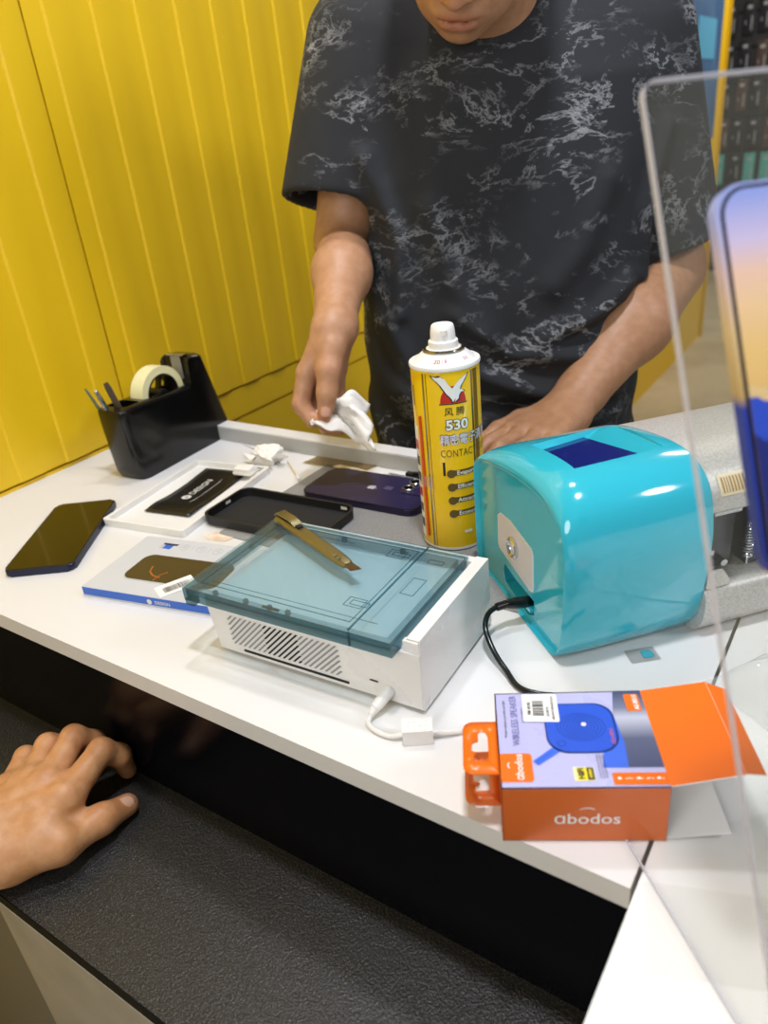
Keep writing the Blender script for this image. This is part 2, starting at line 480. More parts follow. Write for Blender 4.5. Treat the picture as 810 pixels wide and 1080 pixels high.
mb = MB(); mb.box((.01, .09, .416), (.80, 1.06, .832), m_white, .002); mb.build('carcass', t)

# grey mat
m_mat = pm('grey_mesh_mat', '#959594', .55, nscale=700, mottle='#7d7d7d', bump=.5, bscale=900)
mb = MB(); mb.prism(rrect(-.2, -.103, .2, .103, .004), 0, .0012, m_mat, .0003)
tag(mb.build('work_mat', loc=(-.4, .6055, 0)), 'flat grey woven work mat under the spray can and purple phone', 'mat')

# ================================================================== THINGS ON THE COUNTER
m_blk = pm('black_plastic', '#08090a', .2, nscale=30)
m_blkm = pm('matt_black_rubber', '#141517', .5, bump=.15, bscale=900)
m_scr = pm('phone_glass', '#0b0906', .04, spec=.6)
m_navy = pm('navy_metal', '#22263a', .35, metal=.6)
m_steel = pm('steel', '#b9bcc0', .22, metal=1)
m_chrome = pm('chrome', '#d8dade', .1, metal=1)

# dark smartphone near the wall
t = thing('smartphone', 'dark navy smartphone lying screen up alone near the yellow wall', 'phone', (-.7662, .4203, 0), 125)
mb = MB(); mb.prism(rrect(-.0815, -.038, .0815, .038, .0075, 8), 0, .0082, m_navy, .0022, 3); mb.build('body', t)
mb = MB(); mb.prism(rrect(-.0795, -.036, .0795, .036, .0065, 8), .0080, .0085, m_scr); mb.build('screen', t)
mb = MB(); mb.box((.02, -.0382, .004), (.022, .0012, .0018), m_navy, .0004); mb.box((.05, -.0382, .004), (.012, .0012, .0018), m_navy, .0004); mb.build('side_button', t)

# purple phone, back up
m_pur = pm('deep_purple_glass', '#2a2545', .3, spec=.25)
m_purf = pm('deep_purple_frame', '#393550', .2, metal=.85)
m_lens = pm('lens_glass', '#07070a', .05)
t = thing('smartphone', 'deep purple smartphone lying camera side up on the grey mat', 'phone', (-.4915, .6555, .0013), 2.2)
mb = MB(); mb.prism(rrect(-.0803, -.0388, .0803, .0388, .014, 8), 0, .0078, m_purf, .0012, 2); mb.build('frame', t)
mb = MB(); mb.prism(rrect(-.0788, -.0373, .0788, .0373, .0128, 8), .0077, .0081, m_pur); mb.build('back_glass', t)
mb = MB(); mb.prism(rrect(.037, -.003, .0755, .0345, .009, 6), .008, .0096, m_pur, .0006); cam = mb.build('camera_module', t)
for (lx, ly) in ((.047, .0247), (.047, .0075), (.0655, .016)):
    mb = MB(); mb.lathe([(.0001, .0121), (.0048, .0121), (.0052, .0118)], m_lens, 24, T(lx, ly, 0)); mb.lathe([(.0052, .0096), (.0075, .0096), (.0075, .0119), (.0066, .0124), (.0052, .0118)], m_steel, 28, T(lx, ly, 0))
    mb.lathe([(.0001, .01225), (.0012, .0122)], m_navy, 12, T(lx, ly, 0)); mb.build('camera_lens', cam)
mb = MB(); mb.lathe([(.0001, .0100), (.0022, .0100), (.0024, .0096)], pm('flash_lens', '#e8e2d2', .3), 16, T(.0655, .0290, 0)); mb.build('camera_flash', cam)
mb = MB()
m_logo = pm('logo_silver', '#c3c1cc', .35); ap = cr_closed([(0, .0040), (-.0022, .0048), (-.0046, .0032), (-.0050, 0), (-.0040, -.0034), (-.0022, -.0054), (0, -.0048), (.0022, -.0054), (.0038, -.0036), (.0045, -.0016), (.0033, 0), (.0034, .0020), (.0044, .0034), (.0022, .0048)], 4)
mb.poly([(p[1], -p[0]) for p in ap], m_logo, .0083); mb.poly([(p[1], -p[0]) for p in [(.0002, .0052), (.0004, .0066), (.0018, .0080), (.0020, .0066), (.0010, .0054)]], m_logo, .0083)
mb.build('logo', t)
mb = MB(); mb.prism([(-.0055, -.004), (.005, -.005), (.0055, .004), (-.005, .005)], .0082, .0088, pm('violet_label', '#4b4668', .35)); mb.build('small_label', t, loc=(.0215, .004, 0))

# black phone case, open side up
t = thing('phone_case', 'empty black phone case lying open side up behind the white device', 'phone case', (-.5545, .5570, .0013), 3.2)
A = rrect(-.0825, -.0405, .0825, .0405, .0145, 8); Bq = rrect(-.0810, -.0390, .0810, .0390, .0130, 8); L_ = rrect(-.0800, -.0380, .0800, .0380, .0120, 8)
mb = MB(); mb.ring(A, Bq, .0014, .0108, m_blkm); mb.ring(rrect(-.0832, -.0412, .0832, .0412, .0152, 8), L_, .0102, .0118, m_blkm); rim = mb.build('case_rim', t)
mb = MB(); mb.prism(Bq, 0, .0014, pm('case_lining', '#1a1a1c', .8, bump=.2, bscale=1500)); mb.build('case_back', t)
m_wcut = pm('pale_cutout', '#e4e1da', .5)
mb = MB(); mb.box((-.0824, .006, .0066), (.0034, .0085, .0034), m_wcut, .0012); mb.build('port_cutout', t)
mb = MB(); mb.box((.0646, .0402, .0066), (.008, .0034, .0036), m_wcut, .0006); mb.build('side_cutout', t)

# white tray with a black card
m_tray = pm('white_tray_card', '#e3e2de', .5)
t = thing('packaging_tray', 'shallow white cardboard tray holding a black card', 'tray', (-.703, .5605, 0), 8.5)
A = rrect(-.0605, -.0915, .0605, .0915, .004); Bq = rrect(-.0555, -.0865, .0555, .0865, .003)
mb = MB(); mb.ring(A, Bq, .0, .009, m_tray); mb.build('tray_wall', t)
mb = MB(); mb.prism(Bq, .0, .002, m_tray); mb.build('tray_floor', t)
m_card = pm('black_card', '#191611', .35, nscale=20); m_prw = pm('white_print', '#d9d9d6', .5)
t = thing('packaging_card', 'curved black card with white lettering lying in the white tray', 'card', (-.703, .573, .0022), 9.5)
mb = MB(); nx, ny = 8, 24; w, l = .0335, .064
def cz(y): return .0005 + .0030 * math.exp(-((y + .046) / .022) ** 2) + .003 * max(0, (y - .02) / .05)
vs = [((-1 + 2 * i / nx) * w, (-1 + 2 * j / ny) * l, cz((-1 + 2 * j / ny) * l)) for j in range(ny + 1) for i in range(nx + 1)]
fs = [(j * (nx + 1) + i, j * (nx + 1) + i + 1, (j + 1) * (nx + 1) + i + 1, (j + 1) * (nx + 1) + i) for j in range(ny) for i in range(nx)]
mb.add(vs, fs, m_card); o = mb.build('card_sheet', t, recalc=False)
so = o.modifiers.new('thick', 'SOLIDIFY'); so.thickness = .0005; so.offset = -1; bake(o)
mb = MB(); fn = lambda v: (v.x, v.y, cz(v.y) + .0003)
mb.text('DESIGN', .0125, m_prw, T(-.005, .013, 0) @ RZ(90), fn, bold=.0001)
mb.build('lettering', t); mb = MB(); mb.poly(circ(-.005, -.018, .0062, 20), m_prw, 0, None, fn); mb.text('u', .008, m_card, T(-.005, -.018, .0002) @ RZ(90), lambda v: (v.x, v.y, cz(v.y) + .0005), bold=.0002); mb.build('logo', t); mb = MB()
for k in range(26):
    mb.box((.0105, -.030 + k * .0027, cz(-.030 + k * .0027) + .0003), (.0009, random.uniform(.0012, .0021), .0001), m_prw)
mb.build('fine_print', t)

# blue and white screen protector box
t = thing('protector_box', 'flat white and blue screen protector box beside the white device', 'box', (-.6350, .3480, 0), 11.5)
m_bw = pm('coated_white_card', '#c6c9cd', .3); m_bb = pm('blue_print', '#2b62c4', .35)
W_, D_, H_ = .175, .106, .0112
mb = MB(); mb.box((W_ / 2, D_ / 2, H_ / 2), (W_, D_, H_), m_bw, .0006); mb.build('carton', t)
mb = MB(); mb.box((W_ / 2, -.00012, H_ / 2 + .0010), (W_ - .0006, .0004, H_ - .0026), m_bb); mb.build('blue_side_band', t)
mb = MB(); mb.text('DESIGN', .0052, m_prw, T(.098, -.0005, .0058) @ RX(90), bold=.00008); mb.poly(circ(0, 0, .0029, 18), m_prw, 0, T(.0825, -.0005, .0058) @ RX(90)); mb.build('brand_lettering', t)
m_pbrown = pm('printed_phone_brown', '#453a26', .2); m_pgrey = pm('printed_grey', '#b6b9bd', .4); m_por = pm('printed_orange', '#b0622a', .4)
mb = MB(); ph = rrect(.028, .0225, .140, .072, .012, 6); mb.prism(ph, H_, H_ + .0002, m_pgrey)
mb.prism(rrect(.0285, .0245, .140, .0715, .011, 6), H_, H_ + .0003, m_pbrown)
def stroke(mb, pts, w, m, z):
    for (x0, y0), (x1, y1) in zip(pts, pts[1:]):
        d = Vector((x1 - x0, y1 - y0)); n = Vector((-d.y, d.x)).normalized() * w / 2
        mb.poly([(x0 - n.x, y0 - n.y), (x1 - n.x, y1 - n.y), (x1 + n.x, y1 + n.y), (x0 + n.x, y0 + n.y)], m, z)
stroke(mb, [(.050, .050), (.054, .040), (.062, .034), (.072, .032)], .0016, m_por, H_ + .0005)
stroke(mb, [(.068, .026), (.069, .036), (.074, .043)], .0012, m_por, H_ + .0005)
mb.build('printed_phone', t)
mb = MB()
for k in range(4):
    cx = .060 + k * .021; mb.ring(circ(cx, .092, .0058, 24), circ(cx, .092, .0050, 24), H_, H_ + .0002, m_pgrey)
    mb.box((cx, .092, H_ + .0001), (.005, .0012, .0002), m_pgrey); mb.box((cx + .001, .0938, H_ + .0001), (.001, .003, .0002), m_pgrey)
    if k: mb.box((cx - .0105, .092, H_ + .0001), (.0005, .009, .0002), m_pgrey)
mb.box((.040, .0905, H_ + .0001), (.010, .011, .0002), m_bb); mb.box((.0325, .0905, H_ + .0001), (.004, .011, .0002), m_pgrey)
mb.box((.0405, .0945, H_ + .0003), (.018, .003, .0002), pm('printed_dark', '#24272c', .4)); mb.build('printed_icons', t)
m_stk = pm('white_sticker', '#ecebe8', .4); m_ink = pm('black_ink', '#141414', .5)
mb = MB(); mb.prism(rrect(-.019, -.011, .019, .011, .001), 0, .0003, m_stk); st = mb.build('price_sticker', t, loc=(.0985, .0225, H_ + .0004)); st.rotation_euler.z = R(54)
mb = MB(); x = -.012
while x < .014:
    w = random.choice((.0004, .0007, .0011)); mb.box((x, -.001, .0004), (w, .010, .0001), m_ink); x += w + random.choice((.0005, .0008))
mb.build('barcode', st)

# paper bits
m_tis = pm('tissue_paper', '#efece6', .85, bump=.3, bscale=400)
def crumple(name, loc, rad, seed, label, flat=.7, pts=None):
    rnd = random.Random(seed); mb = MB()
    bm2 = bmesh.new(); bmesh.ops.create_icosphere(bm2, subdivisions=4, radius=1)
    dirs = [Vector((rnd.gauss(0, 1), rnd.gauss(0, 1), rnd.gauss(.2, 1))).normalized() for _ in range(26)]; off = [rnd.uniform(.45, 1.05) for _ in dirs]
    for v in bm2.verts:
        d = v.co.normalized(); best = 9
        for q, o_ in zip(dirs, off):
            c = d.dot(q)
            if c > .05: best = min(best, o_ / c)
        r = min(best, 1.15) + .06 * math.sin(9 * d.x + 4 * d.z + seed) * math.sin(11 * d.y)
        v.co = Vector((d.x * r * rad[0], d.y * r * rad[1], max(d.z * r * rad[2], -.55 * rad[2])))
    bm2.verts.index_update(); zmin = min(v.co.z for v in bm2.verts)
    mb.add([v.co - Vector((0, 0, zmin)) for v in bm2.verts], [tuple(v.index for v in f.verts) for f in bm2.faces], m_tis)
    for k in range(4):                                  # loose folded corners standing off the ball
        a = rnd.uniform(0, 2 * PI); b = a + rnd.uniform(.5, .9); r0, r1 = .5, rnd.uniform(.95, 1.2)
        p = [(r0 * math.cos(a) * rad[0], r0 * math.sin(a) * rad[1], .5 * rad[2]), (r1 * math.cos(a) * rad[0], r1 * math.sin(a) * rad[1], rnd.uniform(.2, 1.6) * rad[2]),
             (r1 * math.cos(b) * rad[0], r1 * math.sin(b) * rad[1], rnd.uniform(.5, 2.0) * rad[2]), (r0 * math.cos(b) * rad[0], r0 * math.sin(b) * rad[1], .9 * rad[2])]
        mb.add(p, [(0, 1, 2), (0, 2, 3)], m_tis); mb.add([(x, y, z - .0006) for x, y, z in p], [(2, 1, 0), (3, 2, 0)], m_tis)
    o = mb.build(name, loc=loc, angle=25, recalc=False); tag(o, label, 'tissue'); return o
crumple('crumpled_tissue', (-.686, .688, .0), (.036, .025, .019), 5, 'crumpled white tissue heap by the grey back upstand')
mb = MB(); mb.prism(rrect(-.015, -.010, .015, .010, .003), 0, .0026, m_tis, .001); mb.prism(rrect(-.014, -.009, .0135, .0095, .003), .0026, .0056, m_tis, .0012); mb.prism(rrect(-.013, -.0095, .012, .008, .003), .0056, .0080, m_tis, .001)
o = mb.build('cotton_pad', loc=(-.6745, .6325, .0095)); o.rotation_euler.z = R(10); tag(o, 'small folded white cotton pad lying on the tray rim', 'pad')
m_wood = pm('pale_wood', '#d8c4a0', .6)
t = thing('cotton_swab', 'thin cotton swab lying beside the crumpled tissue heap', 'swab', (-.634, .677, .0), -38)
mb = MB(); mb.tube([(-.030, 0, .0016), (.030, 0, .0016)], .0011, m_wood, 8); mb.build('stick', t)
mb = MB(); mb.lathe([(.0001, -.007), (.0018, -.006), (.0022, 0), (.0018, .006), (.0001, .007)], m_tis, 12, T(.033, 0, .0023) @ RY(90)); mb.build('cotton_tip', t)
mb = MB(); mb.prism([(-.018, -.007), (-.004, -.011), (.016, -.006), (.019, .003), (.006, .010), (-.010, .007)], 0, .0008, pm('cream_paper', '#e6d9c4', .8, nscale=80, mottle='#d2b79a'))
o = mb.build('paper_scrap', loc=(-.594, .4985, .0)); tag(o, 'torn cream paper scrap beside the black phone case', 'paper')
mb = MB(); pts = [(-.055, -.003), (-.05, .005), (-.02, .006), (.0, .0035), (.03, .006), (.052, .002), (.05, -.004), (.02, -.003), (-.01, -.006)]
mb.prism(pts, 0, .0007, pm('pale_strip_paper', '#e9e2cc', .6, nscale=60, mottle='#c9b787'))
o = mb.build('paper_strip', loc=(-.532, .704, .0013)); o.rotation_euler.z = R(-3); tag(o, 'torn pale paper strip lying behind the purple phone', 'paper')
mb = MB(); mb.box((0, 0, .0025), (.022, .007, .005), m_blk, .001); mb.box((.004, 0, .0058), (.010, .004, .0016), m_blk, .0005)
o = mb.build('binder_clip', loc=(-.470, .7175, .0)); tag(o, 'tiny black clip lying beside the spray can by the back upstand', 'clip')
mb = MB(); mb.prism([(-.02, -.009), (.016, -.01), (.02, .008), (-.017, .01)], 0, .0005, clear('grey_film', '#b9b9b4', .12, .1))
o = mb.build('film_offcut', loc=(-.487, .7045, .0014)); tag(o, 'small grey film offcut lying on the mat by the upstand', 'film')
mb = MB(); mb.prism([(-.050, -.012), (.045, -.008), (.052, .016), (-.044, .014)], 0, .0004, clear('amber_reflection', '#d9cc9c', .05, .05))  # added sheet, tinted to stand for the brownish reflection below the tissue
o = mb.build('reflection_strip', loc=(-.585, .7115, .0014)); tag(o, 'thin yellowish strip painted as a reflection under the held tissue', 'film')

# ---------------------------------------------------------------- tape dispenser
t = thing('tape_dispenser', 'black desktop tape dispenser with pen well by the yellow wall', 'tape dispenser', (-.8335, .5705, 0), 93.5)
prof = cr_open([(0.004, 0), (-.001, .012), (-.004, .05), (-.006, .094), (-.002, .100)], 5)[:-1] + [(.006, .1010), (.118, .0955), (.125, .0965), (.1295, .104), (.131, .132), (.134, .1355), (.150, .1335), (.156, .130), (.188, .010), (.186, .0), ]
def disp_ring(y, ins):
    c = np.mean(np.array(prof), 0); out = []
    for x, z in prof:
        dx = ins if x < .09 else -ins * .6
        out.append((x + dx, y, max(0, z - (ins * .5 if z > .06 else 0))))
    return out
mb = MB(); hw = .0265
mb.loft([disp_ring(-hw, .012), disp_ring(-hw + .0012, .006), disp_ring(-hw + .004, .002), disp_ring(-hw + .009, 0), disp_ring(hw - .009, 0), disp_ring(hw - .004, .002), disp_ring(hw - .0012, .006), disp_ring(hw, .012)], m_blk)
body = mb.build('dispenser_body', t)
mb = MB(); mb.prism(rrect(.046, -.0155, .122, .0155, .004), .052, .16, m_blk); cut(body, mb)
mb = MB(); mb.prism(rrect(.006, -.0165, .036, .0165, .006), .02, .16, m_blk); cut(body, mb)
mb = MB(); vs = [(.132, -.017, .134), (.132, .017, .134)]
zz = []
for i in range(17): zz.append((.1275 - (.0018 if i % 2 else 0), -.016 + i * .002))
mb.prism([(x, y) for x, y in zz] + [(.137, .016), (.137, -.016)], .1350, .1362, m_steel); mb.build('cutting_blade', t)
m_tape = pm('cream_tape', '#e4dfae', .35); m_core = pm('tape_core_black', '#131313', .4)
mb = MB(); mb.box((.128, 0, .118), (.001, .018, .032), clear('clear_tape', '#d8d2a8', .2, .08)); mb.build('tape_end', t)
t2 = thing('tape_roll', 'cream adhesive tape roll sitting in the black dispenser', 'tape', t.matrix_basis @ Vector((.083, 0, .0935)), 93.5)
mb = MB(); P_ = [(.0285, -.0115), (.0390, -.0115), (.0390, .0115), (.0285, .0115), (.0285, -.0115)]; mb.lathe(P_, m_tape, 48, RX(90)); mb.build('tape_winding', t2)
mb = MB(); mb.lathe([(.0262, -.012), (.0284, -.012), (.0284, .012), (.0262, .012), (.0262, -.012)], m_core, 40, RX(90)); mb.lathe([(.003, -.013), (.008, -.013), (.008, .013), (.003, .013), (.003, -.013)], m_core, 24, RX(90))
for k in range(4): mb.box((.017, 0, 0), (.020, .008, .004), m_core, 0, 2, RY(20 + k * 90))
mb.build('core_wheel', t2)
def tool(name, label, cat, p0, p1, build):
    a = t.matrix_basis @ Vector(p0); b = t.matrix_basis @ Vector(p1)
    q = (b - a).to_track_quat('Z', 'Y'); e = thing(name, label, cat, a); e.rotation_mode = 'QUATERNION'; e.rotation_quaternion = q
    build(e, (b - a).length)
def tweez(e, L):
    for sgn in (-1, 1):
        mb = MB(); mb.loft([[(sgn * (.0006 + .003 * math.sin(PI * s)) + dx, dy, L * s) for dx, dy in ((-.0005, -.003 * (1 - .6 * s)), (.0005, -.003 * (1 - .6 * s)), (.0005, .003 * (1 - .6 * s)), (-.0005, .003 * (1 - .6 * s)))] for s in np.linspace(0, 1, 10)], m_steel); mb.build('arm', e)
def pen(e, L):
    mb = MB(); mb.lathe([(.0001, 0), (.0035, .002), (.0035, L - .012), (.0028, L - .010), (.0028, L - .003), (.001, L), (.0001, L)], m_steel, 16); mb.build('barrel', e)
    mb = MB(); mb.box((.0042, 0, L - .020), (.0010, .0028, .026), m_chrome, .0004); mb.build('clip', e)
def driver(e, L):
    mb = MB(); mb.lathe([(.0001, 0), (.0015, 0), (.0015, L * .45), (.0001, L * .45)], m_steel, 12); mb.build('shaft', e)
    mb = MB(); mb.lathe([(.0015, L * .45), (.0042, L * .47), (.0042, L * .93), (.0030, L), (.0001, L)], pm('dark_grip', '#4a3f35', .3), 12); mb.build('handle', e)
tool('tweezers', 'thin steel tweezers leaning furthest out of the dispenser pen well', 'tweezers', (.024, .0115, .022), (-.012, .024, .1295), tweez)
tool('pen', 'slim metal pen leaning in the dispenser pen well', 'pen', (.022, .004, .022), (-.005, .0145, .1265), pen)
tool('screwdriver', 'small dark handled screwdriver standing nearest the cream tape roll', 'screwdriver', (.030, -.005, .022), (.008, .007, .132), driver)

# ---------------------------------------------------------------- white device with a smoke-blue lid
m_dev = pm('white_abs', '#e4e3e1', .28, nscale=20); m_slot = pm('vent_black', '#0b0b0c', .7); m_slotg = pm('vent_grey', '#8f8f90', .6)
t = thing('screen_cleaning_machine', 'white vented bench device with a smoky blue transparent lid', 'device', (-.2414, .3560, 0), 3.0)
BW, BD, BH = .1985, .123, .0655
mb = MB()
def bring(z, il, ir, f): return [(-BW - il, f, z), (ir, f, z), (ir, BD, z), (-BW - il, BD, z)]
mb.loft([bring(.003, 0, 0, 0), bring(.054, .006, -.0005, -.0015)], m_dev); nf = mb.bm.faces[:]; mb.bev(nf, .0015, 2)
mb.box((-.0055, BD / 2, .0345), (.0105, BD - .001, .0620), m_dev, .0012)
mb.box((-.102, BD - .004, .058), (.188, .008, .012), m_dev, .001)
mb.prism([(-.0135, -.0005), (-.001, -.0012), (-.001, .004), (-.0135, .004)], .004, .0640, m_dev, .0006)
body = mb.build('body', t)
mb = MB(); mb.box((-BW / 2, BD / 2, .0016), (BW - .008, BD - .008, .0032), pm('grey_rubber', '#4a4a48', .7)); mb.build('rubber_base', t)
MF = Matrix(((1, 0, 0, 0), (0, .0284, 1, -.0002), (0, 1, 0, 0), (0, 0, 0, 1)))      # x,y on the front face -> x,z
MF = T(0, -.0003, 0) @ RX(90 + 1.6)
mb = MB()
x0, x1, z0, z1 = -.1830, -.0715, .0125, .0415
xd0, xd1 = x0 + (x1 - x0) * .335, x0 + (x1 - x0) * .655
h = z1 - z0; c = x0 - h
while c < x1:
    for xa, xb, m_ in ((x0, xd0, m_slotg), (xd0, xd1, m_slot), (xd1, x1, m_slotg)):
        ta, tb = max(0, (xa + .0006 - c) / h), min(1, (xb - .0006 - c) / h)
        if tb - ta > .06:
            w = .0011
            mb.prism([(c + h * ta - w, z0 + h * ta), (c + h * ta + w, z0 + h * ta), (c + h * tb + w, z0 + h * tb), (c + h * tb - w, z0 + h * tb)], -.0002, .00025, m_, M=MF)
    c += .0052
mb.build('vent_grille', t)
mb = MB(); mb.prism(rrect(-.172, .0066, -.066, .0088, .001), -.0002, .0003, m_slot, M=MF); mb.build('front_slot', t)
mb = MB(); mb.prism(rrect(-.046, .0175, -.0385, .0187, .0005), -.0002, .0003, m_slot, M=MF); mb.build('indicator_slit', t)
mb = MB(); mb.lathe([(.0030, 0), (.0052, 0), (.0056, -.0012), (.0056, -.002)], m_dev, 24, T(-.030, -.0005, .0125) @ RX(90)); mb.build('power_jack', t)

LX0, LX1, LY0, LY1, LZ0, LZ1 = -.2165, -.0165, -.0115, .1185, .0545, .0680
m_lid = clear('smoke_blue_plastic', '#e6eff2', .05, .03, 1.45, '#a9c6ce'); m_lide = clear('smoke_blue_edge', '#b3cbd2', .14, .06, 1.45, '#4d7884')
lid = None; m_lidm = clear('smoke_blue_mark', '#c3d6db', .05, .06, 1.45, '#8fb0b8')
mb = MB(); mb.box(((LX0 + LX1) / 2, (LY0 + LY1) / 2, LZ1 - .0011), (LX1 - LX0, LY1 - LY0, .0022), m_lid); lid = mb.build('lid', t)
mb = MB()
A = [(LX0, LY0), (LX1, LY0), (LX1, LY1), (LX0, LY1)]
def inset(d): return [(LX0 + d, LY0 + d), (LX1 - d, LY0 + d), (LX1 - d, LY1 - d), (LX0 + d, LY1 - d)]
mb.ring(A, inset(.0018), LZ0, LZ1 - .0023, m_lide); mb.ring(inset(.0060), inset(.0068), LZ0 + .001, LZ1 - .0023, m_lid)
mb.build('lid_skirt', lid)
mb = MB(); mb.box((LX1 - .036, (LY0 + LY1) / 2, LZ1 + .0004), (.0010, LY1 - LY0 - .002, .0012), m_lide); mb.box((LX1 - .036, LY0 + .0009, .0605), (.0010, .0020, .0120), m_lide); mb.build('lid_seam', lid)
def frame(mb, x0, y0, x1, y1, w, z, m): mb.ring([(x0, y0), (x1, y0), (x1, y1), (x0, y1)], [(x0 + w, y0 + w), (x1 - w, y0 + w), (x1 - w, y1 - w), (x0 + w, y1 - w)], z, z + .0004, m)
mb = MB()
for (cx, cy) in ((LX1 - .050, .022), (LX1 - .056, .098)):
    frame(mb, cx - .008, cy - .006, cx + .008, cy + .006, .0006, LZ1, m_lidm); frame(mb, cx - .004, cy - .003, cx + .012, cy + .003, .0006, LZ1, m_lidm)
frame(mb, LX1 - .025, .046, LX1 - .013, .070, .0007, LZ1, m_lidm); frame(mb, LX1 - .026, .094, LX1 - .012, .100, .0006, LZ1, m_lidm)
frame(mb, LX0 + .012, LY0 + .010, LX1 - .040, LY1 - .010, .0008, LZ1, m_lidm)
mb.box((LX0 + .1, LY0 + .016, LZ1 + .0002), (.16, .0004, .0004), m_lidm); mb.box((LX0 + .06, LY1 - .018, LZ1 + .0002), (.08, .0004, .0004), m_lidm)
mb.build('moulded_marks', lid)
mb = MB()
for cx, cy, cz_, dx, dy, dz in [(LX0 + q, LY0 + .0075, LZ1 - .0045, .0035, .003, .004) for q in (.030, .062, .086, .104)] + [(LX0 + .0045, LY0 + .004, LZ0 - .002, .009, .007, .006), (LX0 + .0075, .07, LZ1 - .0045, .003, .004, .004)] + [(LX0 + .022 + .06 * k, LY1 - .008, LZ1 - .0045, .004, .003, .004) for k in range(3)]:
    mb = MB(); mb.box((cx, cy, cz_), (dx, dy, dz), m_lide, .0006); mb.build('lid_clip', lid)
mb = MB(); mb.box((LX0 + .089, LY0 + .0055, LZ1 - .0030), (.016, .0018, .0014), m_slot, .0004); mb.build('latch_pin', lid)
m_plat = pm('pale_blue_platen', '#dde9ec', .35)
mb = MB(); mb.box((-.105, .056, .0548), (.178, .108, .0012), m_plat, .0004); mb.build('platen', t)

# gold knife on the lid
m_gold = pm('gold_metal', '#8f8560', .36, metal=.85, nscale=60); m_goldd = pm('dark_gold', '#54421d', .35, metal=1)
t = thing('utility_knife', 'gold metal utility knife with a pocket clip lying on the smoky lid', 'knife', (-.3955, .4355, .0686), -21.5)
mb = MB()
rg = []
for x, w, h in ((-.066, .0058, .0050), (-.063, .0066, .0058), (.0, .0066, .0060), (.040, .0064, .0058), (.052, .0052, .0046), (.0545, .0042, .0036)):
    rg.append([(x, -w, .0), (x, w, .0), (x, w, h * .55), (x, w * .55, h), (x, -w * .55, h), (x, -w, h * .55)])
mb.loft(rg, m_gold); mb.build('handle', t, angle=25)
mb = MB(); mb.loft([[(x, -.0045, z), (x, .0045, z), (x, .0045, z + .0012), (x, -.0045, z + .0012)] for x, z in ((-.0665, .0058), (-.062, .0088), (-.040, .0094), (-.031, .0080), (-.029, .0061))], m_gold); mb.build('clip', t)
mb = MB(); mb.box((-.027, 0, .0068), (.006, .0052, .0020), m_slot, .0006); mb.build('slide_lock', t)
mb = MB(); mb.prism([(.050, -.0040), (.064, -.0040), (.0685, .0042), (.050, .0042)], .0016, .0022, pm('tarnished_blade', '#85705c', .35, metal=1)); mb.build('blade', t)
mb = MB(); mb.box((.046, -.0035, .0060), (.004, .003, .0012), m_steel, .0004); mb.box((.0405, -.0035, .0062), (.003, .003, .0012), m_steel, .0004); mb.build('rivet', t)

# white power cable with ferrite
m_cabw = pm('white_cable', '#e2e0dc', .4)
t = thing('power_cable', 'white power cable with a ferrite block plugged into the white device', 'cable', (-.2700, .3490, 0))
def W(*p): return [(x + .2700, y - .3490, z) for x, y, z in p]
path = cr_open(W((-.2735, .3375, .0075), (-.2745, .332, .0035), (-.2725, .3265, .0023), (-.264, .3230, .0022), (-.252, .3228, .0022), (-.242, .3270, .0045), (-.2245, .3378, .0048), (-.2095, .3500, .0024), (-.196, .3655, .0022), (-.176, .379, .0022), (-.150, .388, .0022), (-.126, .398, .0022)), 8)
mb = MB(); mb.tube(path, .0020, m_cabw, 12); mb.build('cord', t)
pp = W((-.2705, .3545, .0125), (-.2712, .3485, .0115), (-.2722, .3430, .0098), (-.2735, .3375, .0076))
mb = MB(); mb.tube(pp, [.0046, .0046, .0044, .0040], m_cabw, 18); mb.tube(W((-.2735, .3380, .0078), (-.2745, .3330, .0045)), [.0036, .0026], m_cabw, 14)
mb.build('plug', t)
mb = MB(); mb.box((0, 0, 0), (.0215, .0140, .0125), m_cabw, .0034, 4)
for i in range(4):
    for j in range(3): mb.box((-.006 + i * .004, -.004 + j * .004, .0063), (.0026, .0026, .0008), m_cabw, .0003)
f_ = mb.build('ferrite_block', t, loc=W((-.2335, .3322, .0066))[0]); f_.rotation_euler.z = R(33)

# ---------------------------------------------------------------- spray can
m_cany = pm('can_yellow', '#e8be10', .22, nscale=15, coat=.3); m_canw = pm('can_white', '#eceae6', .3); m_tin = pm('tinplate', '#9c9683', .2, metal=1)
m_cred = pm('print_red', '#c0261a', .3); m_cblk = pm('print_black', '#17150e', .35); m_colive = pm('print_olive', '#5d4a1c', .35); m_clilac = pm('print_lilac', '#d9d8e8', .35)
t = thing('spray_can', 'tall yellow contact cleaner spray can with white cap standing on the grey mat', 'spray can', (-.3505, .6030, .0013), 0)
CR = .0326
mb = MB(); mb.lathe([(.0001, .002), (CR - .004, .002), (CR - .002, 0), (CR, .0015), (CR, .004)], m_canw, 64); mb.lathe([(CR, .004), (CR, .1845), (CR - .0004, .1858)], m_cany, 64); mb.build('can_body', t)
mb = MB(); mb.lathe([(CR - .0008, .1853), (CR + .0008, .1862), (CR + .0012, .1880), (CR + .0006, .1898), (CR - .002, .1904), (CR - .0035, .1902), (.026, .1930), (.021, .1972), (.0195, .1982)], m_canw, 64)
mb.build('shoulder', t)
mb = MB(); mb.lathe([(.0190, .1970), (.0196, .1985), (.0198, .2000), (.0190, .2012), (.0172, .2012), (.0166, .2000)], m_tin, 48); mb.build('valve_cup', t)
mb = MB(); mb.lathe([(.0001, .2002), (.0164, .2002), (.0160, .2010), (.0142, .2016), (.0138, .2072), (.0130, .2080), (.0118, .2085), (.0114, .2160), (.0104, .2212), (.0094, .2222), (.0001, .2218)], m_canw, 40)
